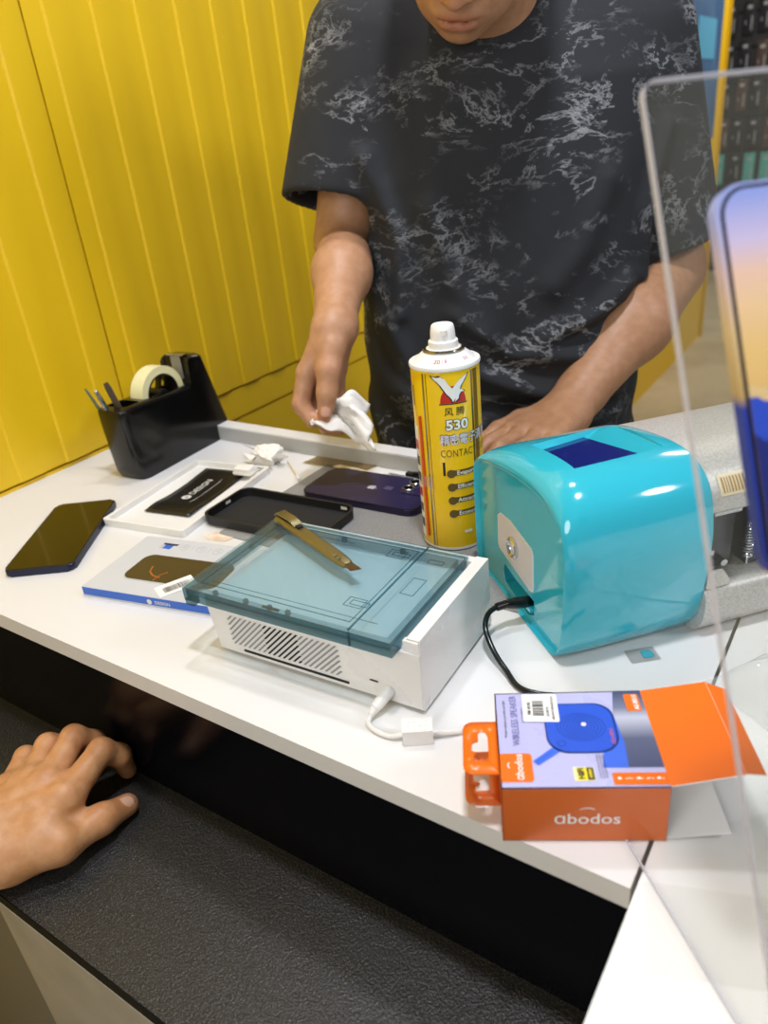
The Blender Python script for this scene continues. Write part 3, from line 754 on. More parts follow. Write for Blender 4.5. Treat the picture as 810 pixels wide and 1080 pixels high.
mb.box((.0060, -.0090, .2160), (.0060, .0034, .0050), m_canw, .0006, 2); nz_ = mb.build('spray_nozzle', t)
def wrap(deg, r=CR + .00022):
    def fn(v):
        a = R(deg) + v.x / r
        return (r * math.cos(a), r * math.sin(a), v.y)
    return fn
A0 = -49
fw = wrap(A0)
mb = MB(); fn2 = wrap(A0, CR + .0003)
mb.poly([(.0125 * math.cos(a), .1562 + .0165 * math.sin(a)) for a in np.linspace(0, PI, 24)], m_cred, 0, None, fw, 3)
mb.poly([(-.0135, .1550), (.0135, .1550), (.0135, .1560), (-.0135, .1560)], m_cblk, 0, None, fw, 3)
eagle = [(-.0195, .1590), (-.0150, .1578), (-.0110, .1585), (-.0070, .1560), (-.0035, .1500), (-.0005, .1470), (.0020, .1500), (.0060, .1540), (.0105, .1565), (.0150, .1590), (.0130, .1555), (.0105, .1520), (.0080, .1490), (.0065, .1455), (.0090, .1450), (.0110, .1430), (.0075, .1428), (.0055, .1400), (.0050, .1370), (.0015, .1345), (.0020, .1375), (-.0005, .1340), (-.0020, .1375), (-.0040, .1400), (-.0060, .1420), (-.0085, .1460), (-.0110, .1500), (-.0140, .1535), (-.0170, .1560)]
mb.poly([(x * 1.08 + (.0006 if x > 0 else -.0006), (z - .147) * 1.1 + .1702) for x, z in eagle], m_cblk, 0, None, wrap(A0, CR + .00028), 2)
mb.poly([(x, z + .0232) for x, z in eagle], m_canw, 0, None, wrap(A0, CR + .00042), 2)
mb.build('eagle_logo', t)
mb = MB(); f3 = wrap(A0, CR + .0003); f4 = wrap(A0, CR + .00045)
mb.text('风 腾', .0088, m_cblk, T(.0005, .1475, 0), f3, bold=.00006)
mb.text('530', .0132, m_cblk, T(.0022, .1345, 0), f3, bold=.0010, sx=1.12); mb.text('530', .0132, m_canw, T(.0022, .1345, 0), f4, bold=.0004, sx=1.12)
mb.text('精密電子清潔劑', .0112, m_cblk, T(-.0150, .1195, 0), f3, bold=.0006, align='LEFT', sx=.82); mb.text('精密電子清潔劑', .0112, m_clilac, T(-.0150, .1195, 0), f4, bold=.00012, align='LEFT', sx=.82)
mb.text('CONTACT CLEANER', .0105, m_colive, T(-.0155, .1060, 0), f3, align='LEFT', sx=.70, spacing=1.06)
mb.poly([(-.0140, .0835), (-.0116, .0835), (-.0116, .0975), (-.0140, .0975)], m_cblk, 0, None, f3, 1)
for k, w_ in enumerate(('Evaporates', 'Efficiently', 'Attractive', 'Economical')):
    z = .0860 - k * .0144
    mb.poly([(-.004, z - .0030), (.030, z - .0030), (.030, z + .0030), (-.004, z + .0030)], m_colive, 0, None, f3, 3)
    mb.poly(circ(-.0062, z - .0006, .0044, 20), m_colive, 0, None, f4, 2)
    mb.text(w_, .0062, m_canw, T(-.0008, z - .0002, 0), f4, align='LEFT', bold=.0001)
mb.poly([(.004, .0195), (.012, .0195), (.012, .0225), (.004, .0225)], m_canw, 0, None, f3, 1)
mb.build('printed_lettering', t)
mb = MB(); f5 = wrap(-96)
mb.poly([(-.0032, .004), (-.0012, .004), (-.0012, .184), (-.0032, .184)], m_tin, 0, None, f5, 2); mb.poly([(.0008, .004), (.0016, .004), (.0016, .184), (.0008, .184)], m_tin, 0, None, f5, 2)
mb.poly([(-.026, .010), (-.0155, .010), (-.0155, .130), (-.026, .130)], m_canw, 0, None, f5, 3)
for k in range(6): mb.poly([(-.025, .020 + k * .017), (-.0165, .020 + k * .017), (-.0165, .030 + k * .017), (-.025, .030 + k * .017)], (m_cblk, m_colive, m_cred)[k % 3], 0, None, wrap(-96, CR + .0003), 2)
mb.poly([(-.0205, .150), (-.0180, .150), (-.0180, .170), (-.0205, .170)], m_cblk, 0, None, f5, 2)
f6 = wrap(-14); mb.poly([(-.0012, .004), (.0012, .004), (.0012, .184), (-.0012, .184)], m_tin, 0, None, f6, 2); mb.poly([(.0022, .004), (.0085, .004), (.0085, .184), (.0022, .184)], pm('print_brown', '#7a5a14', .3), 0, None, f6, 3)
mb.build('seam_print', t)
a = R(-96) - .0085 / CR; sx_, sy_ = (CR + .0014) * math.cos(a), (CR + .0014) * math.sin(a)
mb = MB(); mb.tube([(sx_, sy_, .014), (sx_, sy_, .142)], .0014, pm('orange_straw', '#d9501c', .3), 10); mb.build('spray_straw', t)
mb = MB(); mb.poly([(-.016, .070), (.004, .070), (.004, .082), (-.016, .082)], clear('clear_label_tape', '#efe3d8', .12, .1), 0, None, wrap(-96, CR + .0030), 3); mb.build('straw_tape', t)
mb = MB()
def cone_fn(deg):
    def fn(v):
        s = v.y; r = .0262 - s * 1.0; aa = R(deg) + v.x / .0255
        return ((r + .0004) * math.cos(aa), (r + .0004) * math.sin(aa), .1934 + s * .72)
    return fn
mb.text('2018', .0052, pm('print_mauve', '#a2475f', .5), T(0, .0005, 0), cone_fn(-68), sx=1.2); mb.text('11', .0048, pm('print_mauve', '#a2475f', .5), T(0, .0005, 0), cone_fn(-12), sx=1.2); mb.build('date_code', t)

# ---------------------------------------------------------------- film cutting machine
m_teal = pm('teal_gloss', '#2eb2c8', .12, nscale=4, coat=.5, spec=.5); m_silver = pm('silver_powder_coat', '#c9c7c3', .4, metal=.25, nscale=500, mottle='#b5b3ae', bump=.15, bscale=900)
m_mech = pm('dark_steel', '#4a4d52', .25, metal=.9); m_mechd = pm('dark_recess', '#1a1b1d', .5)
t = thing('film_cutting_machine', 'teal and silver roller cutting machine beside the yellow spray can', 'machine', (-.1802, .4544, 0), 48.6)
inner = [(.0005, .0100), (-.0065, .032), (-.0095, .07), (-.0100, .098), (-.004, .1165), (.014, .1275), (.036, .1312), (.0623, .131), (.10, .1265), (.135, .1195), (.156, .1125), (.1635, .100), (.165, .06), (.164, .008), (.158, .0012), (.1, .0010), (.05, .0010), (.012, .0016)]
outer = [(-.004, .0090), (-.013, .03), (-.018, .07), (-.0185, .100), (-.0120, .1285), (.003, .1440), (.026, .1505), (.060, .1490), (.10, .1425), (.135, .1320), (.160, .1190), (.170, .100), (.171, .06), (.169, .008), (.163, .0004), (.1, .0002), (.05, .0002), (.008, .0008)]
I = cr_closed(inner, 6); O = cr_closed(outer, 6); I[:, 1] = I[:, 1].clip(.0008); O[:, 1] = O[:, 1].clip(.0004)
def mix(s): return I * (1 - s) + O * s
def ring3(P, u, k=1.): c = P.mean(0); return [(u, y, z) for y, z in (c + (P - c) * k)]
mb = MB(); mb.loft([ring3(I, .0045, .985), ring3(I, .0010), ring3(mix(.22), .0002), ring3(mix(.45), .0022), ring3(mix(.68), .0075), ring3(mix(.88), .016), ring3(O, .028), ring3(O, .1165), ring3(O, .1180, .993)], m_teal)
house = mb.build('housing', t, angle=50)
def zsc(u, v=0): return .1462 - (v - .066) * .275 - (u - .028) * .36          # tilted plane of the sunken screen
Sq = [(.028, .027, .1475), (.0905, .028, .1465), (.083, .114, .1338), (.029, .096, .1373)]       # sunken screen
Oq = [(.0278, .0265, .1500), (.1050, .0310, .1505), (.1130, .1260, .1378), (.0280, .1040, .1432)]      # pocket opening
def hires(q, z=None):
    out = []
    for k in range(4):
        a_, b_ = Vector(q[k]), Vector(q[(k + 1) % 4])
        for e_ in range(6):
            p_ = a_.lerp(b_, e_ / 6); out.append((p_.x, p_.y, p_.z if z is None else z))
    return out
mb = MB(); mb.loft([hires(Sq), hires(Oq), hires(Oq, .19)], m_teal); cut(house, mb)
mb = MB(); mb.prism([(.048, .012), (.060, .0055), (.107, .012), (.111, .024), (.107, .030), (.085, .027), (.048, .026)], -.02, .016, m_mechd, M=Matrix(((0, 0, 1, 0), (1, 0, 0, 0), (0, 1, 0, 0), (0, 0, 0, 1)))); cut(house, mb)
house.data.set_sharp_from_angle(angle=R(50))
m_lcd = pm('lcd_blue', '#15206e', .06, spec=.6, nscale=4)
mb = MB(); cq = sum((Vector(q) for q in Sq), Vector()) / 4; mb.loft([[tuple(cq + (Vector(q) - cq) * .992 + Vector((0, 0, dz))) for q in Sq] for dz in (-.0008, .0005)], m_lcd); mb.build('display', t)
ML = Matrix(((0, 0, -1, .0042), (-1, 0, 0, 0), (0, 1, 0, 0), (0, 0, 0, 1)))         # x,y on the end face -> -v, z
m_pl = pm('grey_label_plate', '#cfcacb', .35); m_plr = pm('pale_plate_rim', '#dfe6e4', .3)
mb = MB(); pl_ = [(-.118, .041), (-.056, .034), (-.049, .036), (-.048, .040), (-.049, .076), (-.052, .079), (-.094, .080), (-.111, .077), (-.1185, .070)]
pl_ = [(-.1185, .046), (-.116, .0425), (-.056, .0340), (-.050, .0355), (-.0490, .040), (-.0490, .070), (-.052, .0745), (-.092, .0805), (-.112, .0790), (-.1180, .0740)]
cpl = np.mean(np.array(pl_), 0); mb.prism([tuple(cpl + (np.array(p) - cpl) * 1.03) for p in pl_], -.0006, .0006, m_plr, M=ML); mb.prism(pl_, 0, .0009, m_pl, M=ML); plate = mb.build('label_plate', t)
mb = MB(); mb.lathe([(.0066, .0008), (.0100, .0008), (.0098, .0030), (.0084, .0042), (.0070, .0034), (.0066, .0022)], m_chrome, 36, ML @ T(-.0850, .0590, 0)); mb.lathe([(.0001, .0030), (.0050, .0028), (.0066, .0020)], pm('pale_button', '#dcdce4', .2, metal=.4), 30, ML @ T(-.0850, .0590, 0)); mb.build('power_button', plate)
mb = MB(); mb.box((.0085, .055, .016), (.014, .010, .003), m_teal, .001, 2, T(0, 0, 0)); mb.build('cable_hook', t)
mb = MB(); mb.lathe([(.0022, 0), (.0060, 0), (.0060, -.004)], m_blk, 20, T(.0155, .059, .019) @ RY(-90)); mb.build('power_socket', t)
Cv = [(-.0150, .112), (-.0105, .127), (.003, .1415), (.026, .148), (.060, .1465), (.10, .140), (.135, .1295), (.158, .117), (.1675, .100), (.1685, .06), (.1670, .004)]
Cv = [(a_, b_) for a_, b_ in cr_open(Cv, 5)]; Cin = [(a_ + (.0025 if a_ < .1 else -.0025), b_ - .0025) for a_, b_ in Cv][::-1]
MU = Matrix(((0, 0, 1, 0), (1, 0, 0, 0), (0, 1, 0, 0), (0, 0, 0, 1)))               # x,y,z -> v,z,u
mb = MB(); mb.prism(Cv + Cin, .1182, .300, m_silver, M=MU); mb.build('roller_cover', t, angle=50)
Bs = cr_open([(-.0065, .0015), (-.0150, .012), (-.0185, .028), (-.0170, .040), (-.0080, .0460), (.020, .0480), (.060, .0485), (.150, .0485)], 5) + [(.1655, .0485), (.1655, .0008), (.004, .0008)]
mb = MB(); mb.prism(Bs, .1182, .300, m_silver, M=MU); mb.build('base_tray', t, angle=50)
mb = MB(); mb.prism([(.040, .0487), (.150, .0487), (.150, .112), (.060, .135), (.040, .120)], .1184, .299, m_mechd, M=MU); mb.build('inner_chassis', t)
mb = MB(); mb.box((.1370, .022, .0785), (.036, .034, .058), m_mech, .003); mb.box((.1430, .004, .1030), (.024, .012, .006), m_steel, .0015); mb.box((.1750, .012, .0780), (.020, .026, .056), m_mech, .002); mb.box((.1255, .001, .0700), (.012, .012, .004), m_steel, .001)
mb.lathe([(.0001, 0), (.003, 0), (.003, .006), (.0001, .006)], m_steel, 14, T(.1445, .004, .056) @ RX(90)); mb.build('cutter_carriage', t)
mb = MB(); sp = [(.1612 + .0032 * math.cos(a_), -.0065 + .0032 * math.sin(a_), .060 + .032 * a_ / (2 * PI * 13)) for a_ in np.linspace(0, 2 * PI * 13, 13 * 14)]
mb.tube(sp, .00075, m_chrome, 6); mb.tube([(.1612, -.0065, .092), (.1612, -.0050, .0985), (.1612, -.0010, .1005), (.1612, .002, .098)], .0007, m_chrome, 6); mb.tube([(.1612, -.0065, .060), (.1612, -.0065, .054), (.1612, -.004, .0525)], .0007, m_chrome, 6); mb.build('tension_spring', t)
mb = MB(); mb.tube([(.1184, .020, .082), (.299, .020, .082)], .0035, m_steel, 14); mb.tube([(.1184, .050, .110), (.299, .050, .110)], .006, m_blkm, 14); mb.build('guide_rod', t)
mb = MB(); mb.prism([(.119, .046), (.141, .046), (.137, .054), (.133, .0600), (.119, .0600)], -.0165, -.0135, m_silver, M=Matrix(((1, 0, 0, 0), (0, 0, 1, 0), (0, 1, 0, 0), (0, 0, 0, 1)))); mb.build('end_bracket', t)
m_cream = pm('cream_sticker', '#dccfae', .4)
mb = MB()
def csk(u, s):        # point on the front roll of the cover
    i = min(len(Cv) - 2, int(s)); f_ = s - i; a_, b_ = Cv[i], Cv[i + 1]
    p = (a_[0] + (b_[0] - a_[0]) * f_, a_[1] + (b_[1] - a_[1]) * f_); d = Vector((b_[0] - a_[0], b_[1] - a_[1])).normalized()
    return (u, p[0] - d.y * .0004, p[1] + d.x * .0004)
def strip(mb, ua, ub, s0, s1, m, off=0):
    q = [csk(ua, s) for s in np.linspace(s0, s1, 7)] + [csk(ub, s) for s in np.linspace(s0, s1, 7)]
    q = [(x, y - off, z + off * .5) for x, y, z in q]
    mb.add(q, [(i, i + 1, 8 + i, 7 + i) for i in range(6)], m)
strip(mb, .126, .151, 3.5, 8.0, m_cream); x = .1285
while x < .148:
    w = random.choice((.0008, .0013)); strip(mb, x, x + w, 4.2, 7.4, pm('print_gold_brown', '#a5813f', .5), .0003); x += w + .0014
mb.build('barcode_sticker', t)
mb = MB()
for (x, y) in ((.02, .02), (.02, .14), (.28, .02), (.28, .14)): mb = MB(); mb.lathe([(.0001, 0), (.006, 0), (.006, .0012), (.0001, .0012)], m_mechd, 16, T(x, y, 0)); mb.build('rubber_foot', t)
Mt = Matrix.LocRotScale(Vector((-.1802, .4544, 0)), Matrix.Rotation(R(48.6), 3, 'Z').to_quaternion(), None)

# black cord
t2 = thing('power_cable', 'black power cord plugged into the end of the teal machine', 'cord', (-.236, .4735, 0))
def W2(*p): return [(x + .236, y - .4735, z) for x, y, z in p]
s0 = Mt @ Vector((.0145, .0585, .0190)); s1 = Vector((-.2284, .4885, .021)); s2 = Vector((-.2345, .4825, .0222)); s3 = Vector((-.2395, .4722, .0235))
mb = MB(); mb.tube(W2(s0, s1, s2), [.0048, .0050, .0042], m_blk, 16); mb.build('plug', t2)
mb = MB(); rp = W2(*[s2.lerp(s3, k / 14) for k in range(15)]); mb.tube(rp, [.0036 if k % 2 else .0029 for k in range(15)], m_blk, 14); mb.build('strain_relief', t2)
pth = cr_open(W2(s3, (-.2412, .4645, .0237), (-.2405, .4560, .0228), (-.2371, .4470, .0195), (-.2302, .4396, .0135), (-.2199, .4315, .0075), (-.2080, .4234, .0038), (-.1934, .4120, .0024), (-.1780, .4105, .0024), (-.1600, .4160, .0024), (-.1400, .4200, .0024), (-.110, .432, .0024)), 8)
mb = MB(); mb.tube(pth, .0023, m_blk, 12); mb.build('cord', t2)

# ---------------------------------------------------------------- orange speaker carton
m_or = pm('orange_card', '#e96e12', .3, nscale=12); m_ord = pm('burnt_orange_card', '#d0662a', .32); m_lav = pm('lavender_print', '#b6b6e2', .28); m_kraft = pm('grey_board', '#b7aea3', .7, bump=.15, bscale=300)
t = thing('speaker_carton', 'opened orange and lavender speaker carton lying at the counter corner', 'carton', (-.1445, .2825, .0), 28.6)
BX, BY, BZ = .0945, .0815, .0432
mb = MB(); th = .0008
mb.box((BX / 2, th / 2, BZ / 2), (BX, th, BZ), m_ord); mb.box((BX / 2, BY - th / 2, BZ / 2), (BX, th, BZ), m_ord); mb.box((BX / 2, BY / 2, th / 2), (BX, BY, th), m_kraft)
mb.box((th / 2, BY / 2, BZ / 2), (th, BY, BZ), m_ord); mb.box((BX / 2, BY / 2, BZ - th / 2), (BX, BY, th), m_lav)
mb.box((BX / 2, BY / 2, BZ - th * 1.3), (BX - .002, BY - .002, th), m_kraft)
mb.box((BX / 2, BY - th * 1.6, BZ / 2), (BX - .002, th, BZ - .002), m_kraft); mb.box((BX / 2, th * 1.6, BZ / 2), (BX - .002, th, BZ - .002), m_kraft); mb.build('carton_body', t, recalc=True)
z = BZ + .0002
m_spk = pm('speaker_blue', '#2a55cf', .35, nscale=60); m_spkd = pm('speaker_dark_blue', '#15317f', .35); m_spkl = pm('speaker_light_blue', '#3f6ae0', .35); m_gr = ramp_mat('grey_print', [(0, '#4e5578'), (.35, '#5d6480'), (.62, '#b9bcd0'), (.75, '#767c98'), (1, '#3f4668')], 'Y', .25, .015, .082)
mb = MB()
mb.poly([(.0705, .0150), (.0945, .0150), (.0945, .0815), (.0770, .0815), (.0720, .050)], m_gr, z)
mb.poly([(.060, .0150), (.0745, .0150), (.0758, .034), (.0735, .060), (.069, .066)], m_spkl, z + .0001)
mb.poly(rrect(.0300, .0265, .0735, .0700, (.013, .014, .012, .010), 10), m_spkd, z + .0002)
mb.poly(rrect(.0308, .0275, .0722, .0690, (.013, .014, .012, .010), 10), m_spk, z + .0003)
for rr_ in np.arange(.002, .0165, .0021):
    pts = [(.0520 + rr_ * math.cos(a_), .0485 + rr_ * .82 * math.sin(a_)) for a_ in np.linspace(0, 2 * PI, 40)]
    stroke(mb, pts, .0003, m_spkd, z + .0004)
stroke(mb, [(.0385 + .0025 * math.cos(a_), .0345 + .0025 * math.sin(a_)) for a_ in np.linspace(0, 2 * PI, 20)], .0003, m_spkd, z + .0004)
mb.poly(circ(.054, .0505, .0017, 14), m_prw, z + .0005)
mb.poly([(.0200, .0205), (.0230, .0172), (.0375, .0285), (.0350, .0330), (.0315, .0305)], m_spkl, z + .0002); stroke(mb, [(.0215, .0188), (.0325, .0280)], .0006, m_spk, z + .0003)
mb.text('ɑbodos', .0042, pm('print_coral', '#d06a7c', .4), T(.0695, .040, z + .0005) @ RZ(90))
mb.build('printed_speaker', t)
for q, zz in ((rrect(.0006, .0045, .0195, .0270, (.001, .0025, .0025, .001), 5), z), (rrect(.0640, .0020, .0945, .0110, .0004, 3), z + .0001), (rrect(.0830, .0620, .0920, .0780, .0012, 4), z + .0002)): mb = MB(); mb.poly(q, m_or, zz); mb.build('orange_panel', t)
m_wt = pm('white_lettering', '#f1efec', .4)
mb = MB(); mb.text('ɑbodos', .0066, m_wt, T(.0118, .0160, z + .0003) @ RZ(90), bold=.00008)
stroke(mb, [(.0060 - .0010 * math.sin(s * PI), .0150 + .0045 * s) for s in np.linspace(0, 1, 7)], .0006, m_wt, z + .0003)
mb.build('logo_lettering', t); mb = MB(); mb.text('AS-BS15', .0040, m_wt, T(.0895, .0700, z + .0004) @ RZ(90), bold=.00012)
mb.build('model_lettering', t); mb = MB()
for k in range(5): mb.poly(circ(.0675 + k * .0055, .0066, .0010 if k % 2 == 0 else .0005, 10), m_wt, z + .0004)
for k in range(9): mb.box((.0685 + k * .0029, .0062, z + .0004), (.0012, .0005, .0001), m_wt)
mb.build('icon_row', t); mb = MB(); m_lt = pm('lilac_ink', '#6a69a6', .5)
mb.text('WIRELESS SPEAKER', .0062, m_lt, T(.0118, .0560, z + .0002) @ RZ(90), sx=.86); mb.text('Water-resistant, portable and light', .0024, m_ink, T(.0055, .0570, z + .0002) @ RZ(90)); mb.text('BASS SERIES', .0026, m_lt, T(.0172, .0600, z + .0002) @ RZ(90))
mb.build('title_lettering', t); mb = MB(); mb.poly([(.0425, .0050), (.0545, .0050), (.0545, .0155), (.0425, .0155)], pm('print_pale_yellow', '#ece9a8', .4), z + .0001); mb.poly([(.0445, .0056), (.0540, .0056), (.0540, .0150), (.0445, .0150)], pm('print_yellow', '#f2dc1e', .4), z + .0002); mb.poly([(.0500, .0056), (.0540, .0056), (.0540, .0150), (.0500, .0150)], m_ink, z + .0003)
mb.text('HiFi', .0052, m_ink, T(.0468, .0104, z + .0004) @ RZ(90), bold=.0002); mb.text('AUDIO', .0022, pm('print_yellow', '#f2dc1e', .4), T(.0520, .0104, z + .0004) @ RZ(90), bold=.0001)
mb.build('hifi_badge', t); mb = MB()
for k in range(3): mb.text('surround sound portable', .0018, m_ink, T(.0575 + k * .0017, .0160, z + .0002) @ RZ(90))
mb.build('side_note', t)
MFr = T(0, -.0003, 0) @ RX(90)
mb = MB(); mb.text('ɑbodos', .0118, m_wt, T(.0490, .0190, 0) @ Matrix.Identity(4) if False else MFr @ T(.0490, .0185, 0), bold=.00005, sx=1.05)
pts = [(.0490 + .0042 * s, .0276 - .0012 * s * s) for s in np.linspace(-1, 1, 9)]
for (a_, b_), (c_, d_) in zip(pts, pts[1:]): mb.poly([(a_, b_ - .0004), (c_, d_ - .0004), (c_, d_ + .0004), (a_, b_ + .0004)], m_wt, 0, MFr)
mb.build('front_lettering', t)
mb = MB(); mb.prism(rrect(0, 0, .0225, .0258, .0012), 0, .0003, m_stk); st = mb.build('price_sticker', t, loc=(.0172, .0535, z + .0004)); st.rotation_euler.z = R(-1.5)
mb = MB(); y = .0055
while y < .019:
    w = random.choice((.0003, .0005, .0008)); mb.box((.0098, y, .0004), (.0070, w, .0001), m_ink); y += w + random.choice((.0004, .0006))
mb.text('RM 49.90', .0030, m_ink, T(.0042, .0120, .0004) @ RZ(90), bold=.0001); mb.text('AS-BS15', .0026, m_ink, T(.0158, .0090, .0004) @ RZ(90), bold=.00006); mb.text('ABODOS SPEAKER BS15', .0021, m_ink, T(.0190, .0125, .0004) @ RZ(90), bold=.00006); mb.build('sticker_print', st)
def flap(name, quad, m, par, mi=None):
    P = [Vector(p) for p in quad]; n = (P[1] - P[0]).cross(P[3] - P[0]).normalized() * .0004; mb = MB()
    mb.add([p + n for p in P], [(0, 1, 2, 3)], m); mb.add([p - n for p in P], [(3, 2, 1, 0)], mi or m_kraft)
    k = len(P)
    for i in range(4): mb.add([P[i] + n, P[(i + 1) % 4] + n, P[(i + 1) % 4] - n, P[i] - n], [(0, 3, 2, 1)], m_wt)
    return mb.build(name, par, recalc=False)
fl = flap('top_flap', [(BX, .0005, BZ), (BX + .0400, .0015, BZ + .0075), (BX + .0400, .0795, BZ + .0075), (BX, BY - .0005, BZ)], m_or, t)
flap('tuck_flap', [(BX + .0400, .0020, BZ + .0075), (BX + .0520, .0045, BZ + .0035), (BX + .0520, .0765, BZ + .0035), (BX + .0400, .0790, BZ + .0075)], m_or, fl)
flap('bottom_flap', [(BX, .001, .0012), (BX + .0365, .0015, .0048), (BX + .0365, .0785, .0048), (BX, BY - .001, .0012)], m_wt, t, m_wt)
flap('side_flap', [(BX, BY - .001, .003), (BX + .033, BY - .016, .004), (BX + .031, BY - .016, .038), (BX, BY - .001, BZ - .002)], m_kraft, t, m_wt)
flap('side_flap', [(BX, .0012, .003), (BX - .018, .012, .004), (BX - .018, .012, .036), (BX, .0012, BZ - .002)], m_kraft, t, m_wt)
def hang(zz, m, dy):
    mb = MB(); o_ = [(x, y + dy) for x, y in rrect(-.0215, .0120, .0004, .0560, (.007, .0005, .0005, .007), 6)]
    hole = [(-.0150, .0230), (-.0075, .0230), (-.0060, .0250), (-.0060, .0300), (-.0060, .0430), (-.0075, .0470), (-.0110, .0470), (-.0120, .0450), (-.0120, .0390), (-.0160, .0370), (-.0160, .0310), (-.0120, .0290), (-.0150, .0270)]
    bm = bmesh.new(); vo = [bm.verts.new((x, y, 0)) for x, y in o_]; vh = [bm.verts.new((x, y + dy, 0)) for x, y in hole]
    es = [bm.edges.new((vo[i], vo[(i + 1) % len(vo)])) for i in range(len(vo))] + [bm.edges.new((vh[i], vh[(i + 1) % len(vh)])) for i in range(len(vh))]
    bmesh.ops.triangle_fill(bm, use_beauty=True, use_dissolve=False, edges=es); bm.verts.index_update()
    V = [v.co.copy() for v in bm.verts]; F = [tuple(v.index for v in f.verts) for f in bm.faces]; bm.free()
    mb.add([(v.x, v.y, zz) for v in V], F, m); o = mb.build('hang_tab', t); so = o.modifiers.new('thick', 'SOLIDIFY'); so.thickness = .0007; bake(o); return o
h1 = hang(BZ - .001, m_or, 0); h2 = hang(.0145, m_ord, .002)
h1['label'] = 'orange hang tab level with the lavender face'; h2['label'] = 'lower burnt orange hang tab'

# ---------------------------------------------------------------- clear acrylic stand with a phone display
P0 = Vector((.0197, .2150, .0))
t = thing('acrylic_stand', 'clear acrylic sheet stand leaning back on the white side counter', 'stand', P0, 45.1)
# local: x along the sheet's foot, y away from the viewer (behind the sheet), z up
m_acr = clear('clear_acrylic', '#fafbf9', .035, .02, 1.45, '#c2bda8'); m_base = clear('clear_base', '#fefefe', .0, .03, 1.25); m_acre = clear('acrylic_edge', '#f4f4f4', .6, .2, 1.45, '#dcdce9')  # beige milkiness in the sheet colour paints the shop reflected in it
tilt = 23.1
MS = RX(-tilt)          # sheet plane: x right, z up the slope
SW, SH, ST = .112, .4275, .0035
mb = MB(); o_ = rrect(.0004, .0004, SW - .0004, SH - .0004, (.0004, .0004, .006, .006), 5)
n_ = len(o_); MP = Matrix(((1, 0, 0, 0), (0, 0, 1, 0), (0, 1, 0, 0), (0, 0, 0, 1)))
mb.poly(o_, m_acr, 0, MS @ MP); mb.poly(o_, m_acr, ST, MS @ MP); mb.build('leaning_sheet', t)
mb = MB(); mb.ring(rrect(0, 0, SW, SH, (.0005, .0005, .0065, .0065), 5), o_, 0, ST, m_acre, MS @ MP); mb.build('polished_edge', t)
BL_ = .136
mb = MB(); bpts = [(.0006, .0006), (SW - .0006, .0006), (SW - .0006, .1362), (.0225, .1362), (.0006, .1422)]
mb.prism(bpts, .0004, .0030, m_base); bp = mb.build('base_sheet', t)
mb = MB(); mb.box((.0003, .0711, .0017), (.0006, .1422, .0028), m_acre); mb.box((SW - .0003, .0681, .0017), (.0006, .1362, .0028), m_acre); mb.box((SW / 2, .0003, .0017), (SW - .0012, .0006, .0028), m_acre)
mb.build('base_edge', bp)

t2 = thing('display_phone', 'dummy phone with a sunset and blue mountain wallpaper fixed on the acrylic sheet', 'phone', P0, rot=(0, 0, R(45.1)))
px0, px1, py0, py1 = .0190, .0915, .2270, .3830
mb = MB(); MP2 = MS @ Matrix(((1, 0, 0, 0), (0, 0, -1, -.0003), (0, 1, 0, 0), (0, 0, 0, 1)))
m_fr = ramp_mat('phone_side_band', [(0, '#232c70'), (.46, '#2a3c9a'), (.49, '#b99a5c'), (.66, '#d6b886'), (.80, '#cfb4b4'), (.92, '#a7addb'), (1, '#9aa6dc')], 'Z', .2, py0 * math.cos(R(tilt)), py1 * math.cos(R(tilt)))
mb.prism(rrect(px0, py0, px1, py1, .0125, 10), 0, .0050, m_fr, .0008, 2, M=MP2); mb.build('phone_body', t2)
mb = MB(); mb.prism(rrect(px0 + .0022, py0 + .0012, px1 - .0022, py1 - .0012, .0115, 10), .0048, .0053, pm('bezel_black', '#15172a', .2), M=MP2); mb.build('bezel', t2)
m_sky = ramp_mat('sunset_print', [(0, '#d9b26b'), (.30, '#e3bd79'), (.50, '#e8c495'), (.66, '#e6c1ac'), (.80, '#c9bcdc'), (1, '#8f9fde')], 'Z', .2, .296 * math.cos(R(tilt)), .381 * math.cos(R(tilt)))
sx0, sx1, sy0, sy1 = px0 + .0036, px1 - .0036, py0 + .0026, py1 - .0026
mb = MB(); mb.poly(rrect(sx0, sy0, sx1, sy1, .0102, 10), m_sky, .0055, MP2)
m_pk = pm('peach_ridge', '#d9bb84', .3); m_bl1 = pm('royal_blue_print', '#2f4dbd', .3); m_bl2 = pm('deep_blue_print', '#1e2a72', .3)
rnd = random.Random(3)
def ridge(y, amp, n): return [(sx0 + (sx1 - sx0) * i / n, y + amp * rnd.uniform(-1, 1) + amp * 1.2 * math.sin(2.2 + i * .45)) for i in range(n + 1)]
def mount(y, amp, n, m, zz):
    r_ = ridge(y, amp, n); base = rrect(sx0, sy0, sx1, sy1, .0102, 10); low = [p for p in base if p[1] < y - .02]
    low = sorted([p for p in low if p[0] < (sx0 + sx1) / 2], key=lambda p: -p[1]) + sorted([p for p in low if p[0] >= (sx0 + sx1) / 2], key=lambda p: p[1])
    mb.poly(low + r_[::-1], m, zz, MP2)
mount(.3040, .0014, 26, m_pk, .0056); mount(.2985, .0020, 34, m_bl1, .0057); mount(.2840, .0013, 44, m_bl2, .0058)
mb.build('wallpaper', t2)

